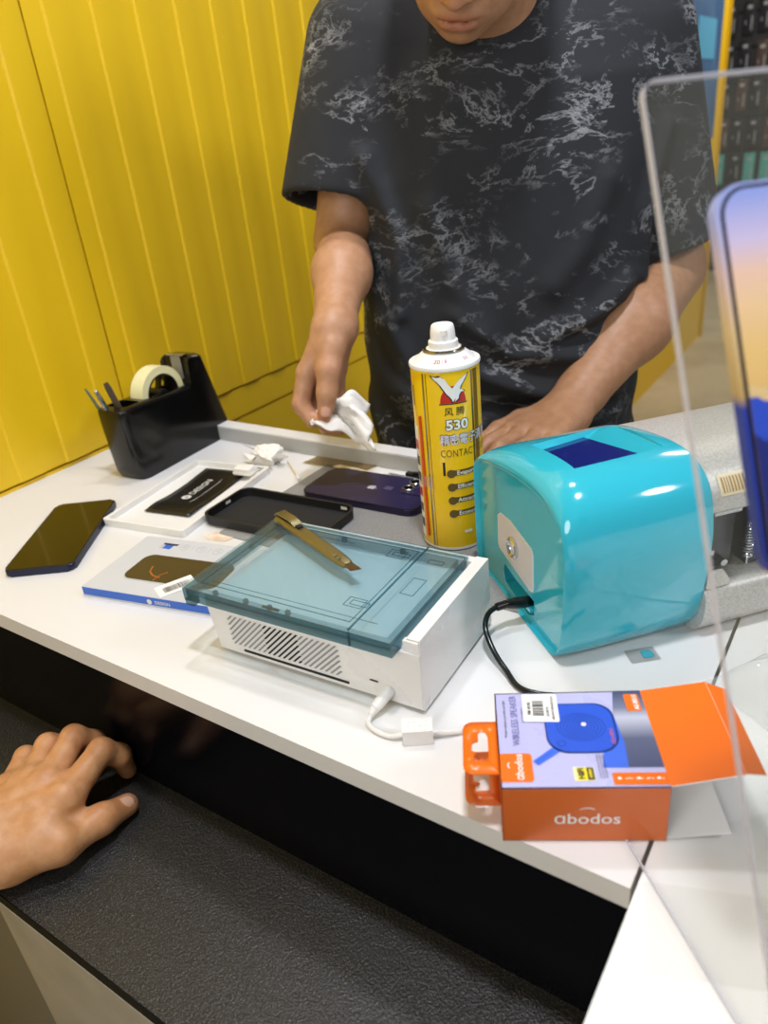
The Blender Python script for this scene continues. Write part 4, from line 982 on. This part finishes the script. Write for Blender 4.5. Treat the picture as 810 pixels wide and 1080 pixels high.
# clear films and bag lying about
m_film = clear('clear_film', '#fdfdfc', .03, .08, 1.3, '#f4f4f4')
def sheet(name, label, loc, rz, w, l, seed, m, amp=.0015, grp=None):
    rnd = random.Random(seed); ph = [rnd.uniform(0, 6) for _ in range(6)]; n = 18; mb = MB()
    vs = [(-w + 2 * w * i / n, -l + 2 * l * j / n, .0006 + amp * (1 + math.sin(9 * i / n + ph[0]) * math.sin(7 * j / n + ph[1])) / 2) for j in range(n + 1) for i in range(n + 1)]
    mb.add(vs, [(j * (n + 1) + i, j * (n + 1) + i + 1, (j + 1) * (n + 1) + i + 1, (j + 1) * (n + 1) + i) for j in range(n) for i in range(n)], m)
    o = mb.build(name, loc=loc, recalc=False); o.rotation_euler.z = R(rz); return tag(o, label, 'film', grp)
sheet('protector_film', 'clear film sheet lying half under the orange carton', (-.026, .281, .0000), 20, .032, .026, 3, m_film, .0008)
sheet('protector_film', 'wide clear film lying on the side counter behind the leaning sheet', (.085, .345, .0034), 38, .05, .045, 8, m_film, .0018)
mb = MB(); mb.prism(rrect(-.012, -.0085, .012, .0085, .0015), 0, .0003, m_film); o = mb.build('film_tab', loc=(-.1235, .4915, 0)); o.rotation_euler.z = R(40); tag(o, 'small clear film tab lying in front of the teal machine', 'film')
mb = MB(); mb.prism(rrect(-.0045, -.0045, .0045, .0045, .002), .0003, .0007, pm('teal_tab', '#3f9aa8', .3)); o2 = mb.build('pull_tab', o, loc=(.004, 0, 0))
# crumpled clear bag at the far side
mb = MB(); n = 46; rnd = random.Random(11)
dirs = [(rnd.uniform(0, 2 * PI), rnd.uniform(18, 60), rnd.uniform(0, 6), rnd.uniform(.002, .006)) for _ in range(9)]
vs = []
for j in range(n + 1):
    for i in range(n + 1):
        x = -.13 + .26 * i / n; y = -.085 + .17 * j / n
        z = sum(a_ * abs(math.sin(f_ * (x * math.cos(d_) + y * math.sin(d_)) + p_)) for d_, f_, p_, a_ in dirs)
        e_ = min(1, (1 - abs(x) / .13) * 5, (1 - abs(y) / .085) * 5)
        vs.append((x + .006 * math.sin(50 * y), y + .004 * math.sin(60 * x), .0008 + z * max(.05, e_)))
mb.add(vs, [(j * (n + 1) + i, j * (n + 1) + i + 1, (j + 1) * (n + 1) + i + 1, (j + 1) * (n + 1) + i) for j in range(n) for i in range(n)], clear('bag_plastic', '#fbfbfa', .20, .08, 1.4, '#f0f0f0'))
o = mb.build('plastic_bag', loc=(.075, .520, .0), recalc=False, angle=60); o.rotation_euler.z = R(47); tag(o, 'crumpled clear plastic bag lying in front of the silver roller cover', 'bag')

# ================================================================== PEOPLE
m_skin = skin_mat('worker_skin', '#b08260', '#ba8c6b'); m_skin2 = skin_mat('customer_skin', '#b98455', '#c49266')
m_shirt = marble_shirt(); m_trous = pm('black_denim', '#14161a', .8, bump=.3, bscale=800); m_hair = pm('black_hair', '#0e0c0b', .5, bump=.5, bscale=700); m_nail = pm('fingernail', '#d3a28a', .25)
m_shoe = pm('dark_shoe', '#1b1b1d', .5)
V3 = lambda *a: np.array(a, float)

# worker, in a frame turned to face the camera side: x across, y away, z up
wk = thing('person', 'person in black marbled t-shirt bending over the worktop holding a white tissue', 'person', (0, 0, 0), 36)
fwd = V3(-.27, -.68, -.68); fwd /= np.linalg.norm(fwd)
upv = V3(-.09, -.70, .70); upv -= fwd * (upv @ fwd); upv /= np.linalg.norm(upv)
rgt = np.cross(upv, fwd); HB = np.stack([rgt, fwd, upv]); CH = V3(.1300, .919, .4545)
def head(p):
    q = (p - CH) @ HB.T; m = q.copy(); m[:, 0] = np.abs(m[:, 0])
    d = ell(q, (0, -.088, .137), (.076, .100, .093))
    d = smin(d, ell(q, (0, -.056, .080), (.060, .062, .078)), .02)
    d = smin(d, ell(q, (0, -.048, .028), (.049, .046, .030)), .02)
    d = smin(d, ell(q, (0, -.017, .0125), (.021, .018, .0135)), .014)
    d = smin(d, ell(m, (.040, -.032, .078), (.022, .022, .020)), .02)
    d = smin(d, ell(q, (0, -.010, .129), (.050, .018, .010)), .015)
    d = smin(d, ell(q, (0, -.008, .040), (.027, .016, .020)), .014)
    d = smax(d, -ell(m, (.031, .006, .112), (.017, .013, .011)), .008)
    lid = smax(np.linalg.norm(m - V3(.031, -.0045, .112), axis=1) - .0134, -ell(m, (.031, .010, .1075), (.0120, .02, .0042)), .0015)
    d = smin(d, lid, .004)
    d = smin(d, cone(q, (0, -.002, .112), (0, .0155, .0665), .007, .0105), .009)
    d = smin(d, ell(m, (.0115, .0055, .0645), (.0085, .0105, .0075)), .005)
    d = smax(d, -ell(m, (.0065, .0105, .0585), (.0036, .0060, .0035)), .002)
    d = smin(d, ell(q, (0, .0035, .0425), (.0225, .0085, .0058)), .004)
    d = smin(d, ell(q, (0, .0030, .0315), (.0195, .0090, .0066)), .004)
    d = smax(d, -ell(q, (0, .0125, .0372), (.0240, .0120, .0013)), .0016)
    e = ell(m, (.076, -.085, .098), (.009, .020, .033)); e = smax(e, -ell(m, (.084, -.083, .100), (.006, .012, .023)), .003)
    return smin(d, e, .005)
RH = dict(w=(-.0344, .865, .1898), cmc=(-.0400, .848, .1755), tm=(-.0455, .832, .1545), ti=(-.0500, .824, .1300), tt=(-.0545, .8215, .1110),
          im=(-.0715, .852, .1480), ip=(-.0835, .842, .1140), id=(-.0715, .832, .0975), it=(-.0560, .826, .0965),
          mm=(-.0600, .870, .1440), mp=(-.0745, .866, .0985), md=(-.0580, .851, .0800), mt=(-.0400, .842, .0790),
          rm=(-.0470, .885, .1400), rp=(-.0570, .886, .0960), rd=(-.0430, .872, .0800), rt=(-.0270, .862, .0790),
          pm=(-.0370, .897, .1370), pp=(-.0410, .902, .1020), pd=(-.0310, .892, .0880), pt=(-.0200, .884, .0860))
RH = {k: V3(*v) for k, v in RH.items()}
def rhand(p):
    r = RH
    d = cone(p, r['w'], r['mm'], .0225, .0125)
    d = smin(d, cone(p, r['w'] + V3(-.006, -.006, 0), r['im'], .0175, .0120), .014); d = smin(d, cone(p, r['w'] + V3(.004, .008, 0), r['rm'], .0175, .0115), .014)
    d = smin(d, cone(p, r['w'] + V3(.006, .014, 0), r['pm'], .0160, .0110), .014)
    f1 = chain(p, [r['im'], r['ip'], r['id'], r['it']], [.0122, .0106, .0094, .0082]); f2 = chain(p, [r['mm'], r['mp'], r['md'], r['mt']], [.0112, .0098, .0086, .0074])
    f3 = chain(p, [r['rm'], r['rp'], r['rd'], r['rt']], [.0108, .0092, .0082, .0070]); f4 = chain(p, [r['pm'], r['pp'], r['pd'], r['pt']], [.0096, .0082, .0072, .0062])
    f = smin(smin(f1, f2, .0012), smin(f3, f4, .0012), .0012)
    d = smin(d, f, .005)
    d = smin(d, ell(p, (r['rm'] + r['tm']) / 2 + V3(.002, .004, -.004), (.014, .024, .022)), .012)
    th = chain(p, [r['w'] + V3(-.004, -.008, -.008), r['cmc'], r['tm'], r['ti'], r['tt']], [.016, .0172, .0142, .0118, .0096], .006)
    return smin(d, th, .006)
LW = V3(.240, .902, .043); le = V3(-.70, -.70, -.02); ls = V3(-.70, .70, 0)
def lhand(p):
    d = None; tips = []
    for s, L, k in ((.031, .074, 0), (.011, .078, 1), (-.011, .074, 2), (-.030, .068, 3)):
        mc = LW + le * L + ls * s + V3(0, 0, .004 - abs(s) * .12)
        c = cone(p, LW + ls * s * .55, mc, .0185, .0118); d = c if d is None else smin(d, c, .016)
        l1, l2, l3 = [(.042, .024, .020), (.046, .028, .021), (.043, .026, .021), (.034, .020, .018)][k]
        sp = (le + ls * s * 3.2); sp /= np.linalg.norm(sp)
        p1 = mc + sp * l1 + V3(0, 0, -.001); p2 = p1 + sp * l2 * .93 + V3(0, 0, -l2 * .36); p3 = p2 + sp * l3 * .85 + V3(0, 0, -l3 * .45)
        tips.append(chain(p, [mc, p1, p2, p3], [.0108, .0094, .0082, .0070]))
    f = tips[0]
    for g in tips[1:]: f = np.minimum(f, g)
    d = smin(d, f, .005)
    th = chain(p, [LW + ls * .016 + le * .012, LW + ls * .040 + le * .040, LW + ls * .056 + le * .068 + V3(0, 0, -.006), LW + ls * .062 + le * .094 + V3(0, 0, -.012)], [.016, .0135, .0108, .0085], .006)
    return smin(d, th, .010)
def body_f(p):
    d = ell(p, (.195, 1.062, .30), (.155, .092, .26))
    d = smin(d, ell(p, (.205, 1.07, .455), (.175, .075, .07)), .05)
    nb = CH + (V3(0, -.082, .045) @ HB)
    d = smin(d, cone(p, (.203, 1.075, .47), nb, .060, .056), .03)
    d = smin(d, head(p), .015)
    d = smin(d, cone(p, (.045, 1.07, .475), (-.014, 1.045, .262), .052, .0400), .03)
    ra = cone(p, (-.012, 1.045, .262), (-.021, .965, .2350), .0375, .0340); ra = smin(ra, cone(p, (-.021, .965, .2350), (-.0350, .872, .1930), .0338, .0235), .02)
    d = smin(d, ra, .012)
    d = smin(d, rhand(p), .012)
    d = smin(d, cone(p, (.385, 1.08, .46), (.434, 1.092, .175), .058, .0490), .03)
    la = cone(p, (.434, 1.082, .174), (.356, 1.000, .128), .0490, .0490); la = smin(la, cone(p, (.356, 1.000, .128), LW, .0490, .0270), .03)
    la = smin(la, cone(p, LW + V3(.03, .03, .014), LW + le * .02, .0290, .0235), .012)
    d = smin(d, la, .012)
    return smin(d, lhand(p), .012)
def body_t(V):
    q = (V - CH) @ HB.T; c = np.ones((len(V), 3))
    def blend(w, col): c[:] = c * (1 - w[:, None]) + c * np.array(col) * w[:, None]
    lip = np.exp(-((q[:, 0] / .021) ** 4 + ((q[:, 2] - .0372) / .0085) ** 4)) * (q[:, 1] > -.02) * (np.abs(q[:, 0]) < .05)
    blend(lip, (.80, .56, .56))
    nose = np.exp(-((q[:, 0] / .02) ** 2 + ((q[:, 2] - .066) / .02) ** 2)) * (q[:, 1] > 0); blend(nose * .5, (1.05, .85, .8))
    beard = np.exp(-((q[:, 2] - .02) / .03) ** 2) * (np.abs(q[:, 0]) < .06) * (q[:, 1] > -.07) * (1 - lip); blend(beard * .35, (.86, .84, .84))
    for a in ('it', 'tt', 'mt', 'ip', 'mp', 'tm'): blend(np.exp(-(np.linalg.norm(V - RH[a], axis=1) / .016) ** 2) * .5, (1.04, .84, .80))
    return c
sdf_obj('body', body_f, (-.16, .70, -.02), (.54, 1.22, .73), .0022, m_skin, wk, 2, body_t)

TZ = np.array([-.27, -.10, .05, .20, .33, .42, .475, .515, .545, .58])
TA = np.array([.190, .190, .187, .188, .195, .203, .205, .205, .204, .203]); TD = np.array([1.075, 1.068, 1.06, 1.056, 1.058, 1.062, 1.07, 1.075, 1.078, 1.08])
TW = np.array([.187, .193, .190, .186, .192, .198, .186, .155, .115, .075]); TT = np.array([.118, .124, .124, .124, .126, .118, .105, .092, .080, .065])
FOLD = [([(.10, .115), (.20, .070), (.285, .045), (.325, .060)], .0085, .013), ([(.03, .165), (.065, .08), (.105, .0)], .0065, .014), ([(.11, .010), (.22, -.015), (.33, -.005)], .007, .014),
        ([(.335, .19), (.29, .155), (.22, .135)], .0065, .013), ([(.325, .125), (.28, .105), (.18, .120), (.11, .175)], .006, .011), ([(.09, .30), (.11, .22), (.145, .155)], .005, .016), ([(.30, .31), (.27, .24), (.235, .20)], .005, .018),
        ([(.04, .08), (.08, .03)], .005, .010), ([(.33, .02), (.26, .012)], .005, .009), ([(.19, .045), (.12, .058)], -.005, .010), ([(.325, .150), (.25, .130)], -.004, .010), ([(.02, .36), (.05, .27), (.045, .18)], .005, .012), ([(.385, .36), (.36, .27), (.365, .19)], .005, .012)]
def fold(p):
    s = np.zeros(len(p)); q = p[:, [0, 2]]
    for pts, A, w in FOLD:
        dm = None
        for (x0, y0), (x1, y1) in zip(pts, pts[1:]):
            a = V3(x0, y0); b = V3(x1, y1) - a; t = np.clip((q - a) @ b / (b @ b), 0, 1); e = np.linalg.norm(q - a - t[:, None] * b, axis=1)
            dm = e if dm is None else np.minimum(dm, e)
        s += 1.7 * A * np.exp(-(dm / w) ** 2)
    return s * np.clip((1.06 - p[:, 1]) / .04, 0, 1)
def sleeve(p, a, b, ra, rb, tiltv):
    a, b = V3(*a), V3(*b); ax = (b - a) / np.linalg.norm(b - a)
    d = cone(p, a, b + ax * .06, ra, rb - .002)
    n = ax + V3(*tiltv); n /= np.linalg.norm(n)
    pl = (p - b) @ n
    d = smax(d, pl, .003)
    hollow = smax(cone(p, a, b + ax * .08, ra - .016, rb - .0095), -(pl + .030), .004)
    return d, hollow
def shirt_f(p):
    z = p[:, 2]; w = np.interp(z, TZ, TW); t = np.interp(z, TZ, TT)
    x = (p[:, 0] - np.interp(z, TZ, TA)) / w; y = (p[:, 1] - np.interp(z, TZ, TD)) / t
    d = ((np.abs(x) ** 2.5 + np.abs(y) ** 2.5 + 1e-9) ** .4 - 1) * np.minimum(w, t) * (.72 + .28 * np.abs(y) / (np.abs(x) + np.abs(y) + 1e-6))
    d = smax(d, z - .575, .01); d = smax(d, -.25 - z, .004)
    s1, h1 = sleeve(p, (.050, 1.07, .468), (-.022, 1.030, .310), .088, .0620, (.20, -.02, .05)); s2, h2 = sleeve(p, (.358, 1.08, .452), (.429, 1.074, .208), .084, .0645, (-.05, 0, .04))
    f = fold(p)
    rip = .0018 * np.sin(p[:, 2] * 60 + 5 * np.sin(p[:, 0] * 22)) * np.clip((.22 - z) / .2, 0, 1)
    d = smin(d, s1, .022); d = smin(d, s2, .022)
    d = d - f - rip
    d = smax(d, -h1, .002); d = smax(d, -h2, .002)
    nk = cone(p, (.203, 1.075, .50), CH + (V3(0, -.09, .06) @ HB), .060, .058)
    return smax(d, -nk, .004)
sdf_obj('t_shirt', shirt_f, (-.14, .88, -.28), (.54, 1.24, .62), .0034, m_shirt, wk, 3)

def hair_f(p):
    q = (p - CH) @ HB.T
    d = ell(q, (0, -.090, .140), (.083, .105, .100))
    wav = .003 * np.sin(q[:, 0] * 190 + 3 * np.sin(q[:, 1] * 60)) * np.sin(q[:, 1] * 90 + 1)
    line = np.where(q[:, 1] > -.05, .165 - (q[:, 1]) * .2, np.where(q[:, 1] > -.11, .125, .095))
    line = np.interp(q[:, 1], [-.2, -.13, -.10, -.075, -.055, -.02, .02], [.075, .080, .125, .128, .150, .172, .170])
    return smax(d + wav, line - q[:, 2], .006)
sdf_obj('hair', hair_f, (-.05, .62, .44), (.34, 1.10, .76), .0035, m_hair, wk, 1)
m_eye = pm('eye_white', '#e6e2dc', .15); m_iris = pm('eye_dark', '#20140d', .1)
for s in (-1, 1):
    c = CH + (V3(s * .031, -.0045, .112) @ HB); mb = MB(); gz = fwd * .93 - upv * .36; gu = upv * .93 + fwd * .36; Q = Matrix([list(rgt), list(-gu), list(gz)]).transposed().to_4x4()
    mb.lathe([(.0118 * math.sin(a_), .0118 * math.cos(a_)) for a_ in np.linspace(.42, PI, 14)], m_eye, 24, T(*c) @ Q); mb.lathe([(.0119 * math.sin(a_), .0119 * math.cos(a_)) for a_ in np.linspace(.001, .44, 6)], m_iris, 20, T(*c) @ Q); mb.build('eye', wk)
    mb = MB(); pts = [CH + (V3(s * x, y, z_) @ HB) for x, y, z_ in ((.014, .0075, .129), (.024, .0085, .134), (.036, .004, .1345), (.047, -.010, .128))]
    mb.tube(cr_open(pts, 4), [.0022, .0026, .0030, .0032, .0034, .0034, .0034, .0033, .0032, .003, .0026, .0020, .001], m_hair, 8); mb.build('eyebrow', wk)
def leg_f(p):
    d = None
    for s in (-1, 1):
        e = cone(p, (.19 + s * .085, 1.075, -.22), (.19 + s * .10, 1.075, -.50), .095, .066); e = smin(e, cone(p, (.19 + s * .10, 1.075, -.50), (.19 + s * .105, 1.09, -.81), .066, .048), .02)
        d = e if d is None else smin(d, e, .03)
    d = smin(d, ell(p, (.19, 1.075, -.20), (.172, .108, .10)), .03)
    return smax(d, -.825 - p[:, 2], .004)
sdf_obj('trousers', leg_f, (-.06, .90, -.85), (.44, 1.24, -.07), .008, m_trous, wk, 2)
for s in (-1, 1):
    c = V3(.19 + s * .11, 1.05, FLOOR)
    sh = lambda p: smax(smin(ell(p, c + V3(0, -.05, .03), (.044, .125, .040)), ell(p, c + V3(0, .035, .05), (.040, .060, .055)), .02), FLOOR + .001 - p[:, 2], .003)
    sdf_obj('shoe', sh, c + V3(-.07, -.2, -.01), c + V3(.07, .12, .13), .006, m_shoe, wk, 1)

def nail(name, c, e, n, w, l, par, m=m_nail):
    e = Vector(e).normalized(); n = Vector(n); n = (n - e * n.dot(e)).normalized(); s = e.cross(n); c = Vector(c); mb = MB(); k = 8
    vs = []
    for j in range(k + 1):
        for i in range(k + 1):
            u = -1 + 2 * i / k; v = -1 + 2 * j / k
            ww = w * (1 - .22 * max(0, v) ** 3 - .12 * max(0, -v) ** 3)
            vs.append(c + s * u * ww + e * (v * l + (.0012 if v > .5 else 0) * (1 - u * u)) - n * (u * u * w * .42 + max(0, v) ** 2 * l * .10))
    mb.add(vs, [(j * (k + 1) + i, j * (k + 1) + i + 1, (j + 1) * (k + 1) + i + 1, (j + 1) * (k + 1) + i) for j in range(k) for i in range(k)], m)
    o = mb.build(name, par, recalc=False); so = o.modifiers.new('thick', 'SOLIDIFY'); so.thickness = .0008; so.offset = 0; bake(o); return o
r = RH; e = r['tt'] - r['ti']
nail('thumbnail', r['tt'] + V3(.0010, -.0096, .0020), e, (.1, -1, .1), .0058, .0068, wk)

# tissue in the worker's fingers
mb = MB(); n = 26; vs = []
for j in range(n + 1):
    for i in range(n + 1):
        s = i / n; v = -1 + 2 * j / n
        x = -.070 + .072 * s - .008 * s * s; wd = .006 + .022 * math.sin(min(1, s * 1.25) * PI * .62) ** 1.5
        zc = .1010 + .010 * math.sin(s * PI * .8) - .026 * s ** 2.6
        y = .826 + .010 * math.sin(5 * s + 2.2 * v) + .014 * v * s - .010 * s
        vs.append((x + .004 * math.sin(7 * v), y, zc + v * wd * (.75 + .25 * s) + .0030 * math.sin(13 * s + 5 * v) + .0022 * math.sin(23 * v + 4 * s)))
mb.add(vs, [(j * (n + 1) + i, j * (n + 1) + i + 1, (j + 1) * (n + 1) + i + 1, (j + 1) * (n + 1) + i) for j in range(n) for i in range(n)], m_tis)
o = mb.build('held_tissue', recalc=False, angle=80); o.rotation_euler.z = R(36); so = o.modifiers.new('thick', 'SOLIDIFY'); so.thickness = .0006; so.offset = 0; bake(o)
tag(o, 'limp white tissue pinched in the standing person\'s fingers', 'tissue')

# customer's hand resting on the black shelf
cu = thing('person', 'bare hand of another person resting on the black speckled shelf', 'person', (0, 0, 0))
H_ = dict(w=(-.5800, .1430, -.1170), im=(-.5370, .2205, -.1070), ip=(-.5490, .2690, -.1005), id=(-.5465, .2830, -.1170), it=(-.5505, .2880, -.1425),
          mm=(-.5620, .2200, -.1035), mp=(-.5830, .2650, -.0960), md=(-.5790, .2800, -.1120), mt=(-.5800, .2865, -.1360),
          rm=(-.5810, .2130, -.1060), rp=(-.6050, .2500, -.1030), rd=(-.6020, .2690, -.1180), rt=(-.6010, .2740, -.1420),
          pm=(-.5980, .2010, -.1120), pp=(-.6240, .2350, -.1130), pd=(-.6260, .2480, -.1270), pt=(-.6230, .2530, -.1435),
          c=(-.5450, .1620, -.1250), tm=(-.5170, .1930, -.1260), ti=(-.5135, .2310, -.1325), tt=(-.5130, .2570, -.1400))
H_ = {k: V3(*v) for k, v in H_.items()}
def chand(p):
    h = H_; w = h['w']
    d = cone(p, w + V3(.018, -.006, -.006), h['im'], .0205, .0130); d = smin(d, cone(p, w + V3(.004, .002, 0), h['mm'], .0215, .0130), .016)
    d = smin(d, cone(p, w + V3(-.010, .006, -.002), h['rm'], .0205, .0125), .016); d = smin(d, cone(p, w + V3(-.022, .008, -.008), h['pm'], .0190, .0115), .016)
    fs = [chain(p, [h['im'], h['ip'], h['id'], h['it']], [.0140, .0118, .0104, .0084], .005), chain(p, [h['mm'], h['mp'], h['md'], h['mt']], [.0134, .0120, .0106, .0084], .005),
          chain(p, [h['rm'], h['rp'], h['rd'], h['rt']], [.0128, .0116, .0102, .0080], .005), chain(p, [h['pm'], h['pp'], h['pd'], h['pt']], [.0116, .0102, .0090, .0072], .005)]
    f = fs[0]
    for g in fs[1:]: f = smin(f, g, .0022)
    d = smin(d, f, .010)
    d = smin(d, ell(p, (h['im'] + h['tm']) / 2 + V3(-.004, -.014, .004), (.014, .022, .012)), .012)
    for k in ('im', 'mm', 'rm', 'pm'): d = smin(d, ell(p, h[k] + V3(0, -.002, .0085), (.0085, .011, .006)), .008)
    th = chain(p, [w + V3(.022, .002, -.010), h['c'], h['tm'], h['ti'], h['tt']], [.0190, .0215, .0158, .0128, .0104], .008)
    d = smin(d, th, .009)
    d = smin(d, ell(p, (w + h['im']) / 2 + V3(.012, -.002, -.014), (.022, .040, .018), np.array([[.83, -.55, 0], [.55, .83, 0], [0, 0, 1]])), .014)
    # tendons
    for k, a_ in (('im', .008), ('mm', .001), ('rm', -.006)): d = smin(d, cone(p, w + V3(a_, .020, .0180), h[k] + V3(0, -.004, .0105), .0020, .0030), .008)
    d = smin(d, cone(p, w, w + V3(-.075, -.135, .012), .0265, .0400), .025)
    # wrinkles over the thumb joint and knuckles
    for q, e in ((h['ti'], h['tt'] - h['tm']), (h['ti'] - (h['tt'] - h['tm']) * .06, h['tt'] - h['tm']), (h['ip'], h['ip'] - h['im']), (h['mp'], h['mp'] - h['mm'])):
        e = e / np.linalg.norm(e); s = (p - q) @ e; near = np.linalg.norm(p - q, axis=1)
        d = d + .0005 * np.exp(-(s / .0009) ** 2) * np.exp(-(near / .013) ** 4)
    ca, cb = V3(-.5360, .1985, -.1030), V3(-.5130, .2130, -.1150); ba = cb - ca; tt_ = np.clip((p - ca) @ ba / (ba @ ba), 0, 1); e = np.linalg.norm(p - ca - tt_[:, None] * ba, axis=1)
    return d + .0022 * np.exp(-(e / .0065) ** 2)
def chand_t(V):
    c = np.ones((len(V), 3))
    for k, a_ in (('it', .5), ('tt', .55), ('ip', .45), ('mp', .35), ('rp', .3), ('im', .25), ('mm', .25), ('ti', .3)):
        w = np.exp(-(np.linalg.norm(V - H_[k] - V3(0, 0, .006), axis=1) / .017) ** 2) * a_; c[:] = c * (1 - w[:, None]) + c * np.array((1.02, .82, .76)) * w[:, None]
    return c
sdf_obj('body', chand, (-.76, -.06, -.1545), (-.48, .31, -.05), .0013, m_skin2, cu, 2, chand_t)
e = H_['tt'] - H_['ti']
nail('thumbnail', H_['tt'] - e * .02 + V3(.0072, -.0036, .0092), e, (.60, -.28, .70), .0072, .0085, cu, pm('customer_nail', '#dcae92', .22))
nail('fingernail', H_['it'] + V3(.0005, .0066, .004), H_['it'] - H_['id'], (0, 1, .2), .0052, .0056, cu, pm('customer_nail', '#dcae92', .22))

# ================================================================== SHOP BEHIND
m_pk1 = pm('dark_pack', '#1d1e22', .3); m_pkw = pm('pale_pack_print', '#a4a7aa', .4); m_pkt = pm('teal_pack', '#4fa39c', .4); m_pkb = pm('brown_pack', '#4b3a33', .4); m_hook = pm('hook_steel', '#9a9a9a', .3, metal=1)
rnd = random.Random(5); NW = ['top row', 'second row', 'third row', 'lowest row']
proto = {}
def pack(kind):
    tq = thing('accessory_pack', None, 'pack', (0, 0, 0))
    mb = MB(); mb.prism(rrect(-.036, -.205, .036, 0, .006), -.016, 0, m_pkt if kind == 'teal' else (m_pkb if kind == 'brown' else m_pk1), .003, M=RX(90)); mb.build('blister_card', tq)
    for nm, cc, dd in (('printed_panel', (.0, -.0005, -.040), (.030, .002, .020)), ('printed_strip', (.018, -.0005, -.135), (.007, .002, .085)), ('printed_tag', (-.020, -.0005, -.130), (.005, .002, .024))): mb = MB(); mb.box(cc, dd, m_pkw, .0004); mb.build(nm, tq)
    mb = MB(); mb.tube([(0, .03, -.006), (0, -.05, -.006), (0, -.058, .004)], .003, m_hook, 8); mb.build('peg_hook', tq)
    return tq
def dup(root, loc):
    r_ = root.copy(); COL.objects.link(r_); r_.location = loc
    for ch in list(root.children):
        c = ch.copy(); COL.objects.link(c); c.parent = r_
    return r_
desc = {'dark': 'black accessory pack hanging on the dark slat wall behind', 'brown': 'brownish accessory pack hanging among black packs on the slat wall', 'teal': 'teal accessory pack hanging low on the dark slat wall'}
for j in range(6):
    for i in range(8):
        kind = 'teal' if j == 5 and i % 3 != 2 else ('brown' if rnd.random() < .25 else 'dark')
        loc = (-1.45 + i * .105 + rnd.uniform(-.008, .008), 6.574, 1.19 - j * .240 + rnd.uniform(-.01, .01))
        if kind not in proto: tq = proto[kind] = pack(kind); tq.location = loc
        else: tq = dup(proto[kind], loc)
        tag(tq, desc[kind], 'pack', kind + ' accessory packs on the slat wall')
t = thing('product_banner', 'blue product banner hanging on the far yellow wall end', 'banner', (-.9580, 3.95, .20), 0)
m_bn = pm('banner_blue', '#3d5f8c', .5, nscale=6, mottle='#54749b'); m_bn2 = pm('banner_grey', '#8a97a6', .5); m_bn3 = pm('banner_cyan', '#5aa6cf', .5)
mb = MB(); mb.box((.004, 0, .42), (.008, 1.0, .84), m_bn, .002); mb.build('banner_sheet', t)
for cc, dd, m_ in (((.0087, .20, .42), (.002, .34, .16), m_bn3), ((.0087, -.25, .40), (.002, .22, .50), m_bn2), ((.0087, .28, .66), (.002, .20, .14), m_pk1)): mb = MB(); mb.box(cc, dd, m_, .0005); mb.build('printed_panel', t)

# ================================================================== LIGHT AND CAMERA
def lamp(name, loc, target, size, watt, col):
    l = bpy.data.lights.new(name, 'AREA'); l.shape = 'DISK'; l.size = size; l.energy = watt; l.color = lin(col)[:3]
    o = bpy.data.objects.new(name, l); COL.objects.link(o); o.location = loc
    o.rotation_euler = (Vector(target) - Vector(loc)).to_track_quat('-Z', 'Y').to_euler(); return o
lamp('ceiling_spot', (-.11, .33, 1.65), (-.2, .6, 0), .13, 17, '#f6f8ff')
lamp('ceiling_spot', (-.58, .86, 1.65), (-.4, .6, 0), .13, 8, '#f6f8ff')
lamp('ceiling_spot', (1.6, .95, 1.55), (-.8, .9, .1), .5, 15, '#fcfbff')
lamp('front_fill', (-.25, -1.0, .75), (-.4, .7, .25), .8, 11, '#fdfbf6')  # unseen soft fill added on the camera side to brighten face and fronts
lamp('ceiling_spot', (-.1, 4.6, 2.1), (-.4, 5.2, -.8), .6, 60, '#fff2e0')
w = bpy.data.worlds.new('World'); SC.world = w; w.use_nodes = True
w.node_tree.nodes['Background'].inputs[0].default_value = lin('#e9ecf2'); w.node_tree.nodes['Background'].inputs[1].default_value = .22

cam = bpy.data.cameras.new('Camera'); co = bpy.data.objects.new('Camera', cam); COL.objects.link(co)
co.matrix_world = Matrix([[0.832157, -0.174191, 0.526472, 0.0], [0.545966, 0.423656, -0.722798, 0.0], [-0.097138, 0.888917, 0.44765, 0.385], [0, 0, 0, 1]])
cam.sensor_fit = 'HORIZONTAL'; cam.sensor_width = 36; cam.lens = 795.33 / 810 * 36; cam.clip_start = .02
cam.dof.use_dof = True; cam.dof.focus_distance = .66; cam.dof.aperture_fstop = 8
SC.camera = co
SC.view_settings.view_transform = 'Standard'; SC.view_settings.look = 'None'; SC.view_settings.gamma = 1; SC.view_settings.use_curve_mapping = False
SC.view_settings.exposure = 0
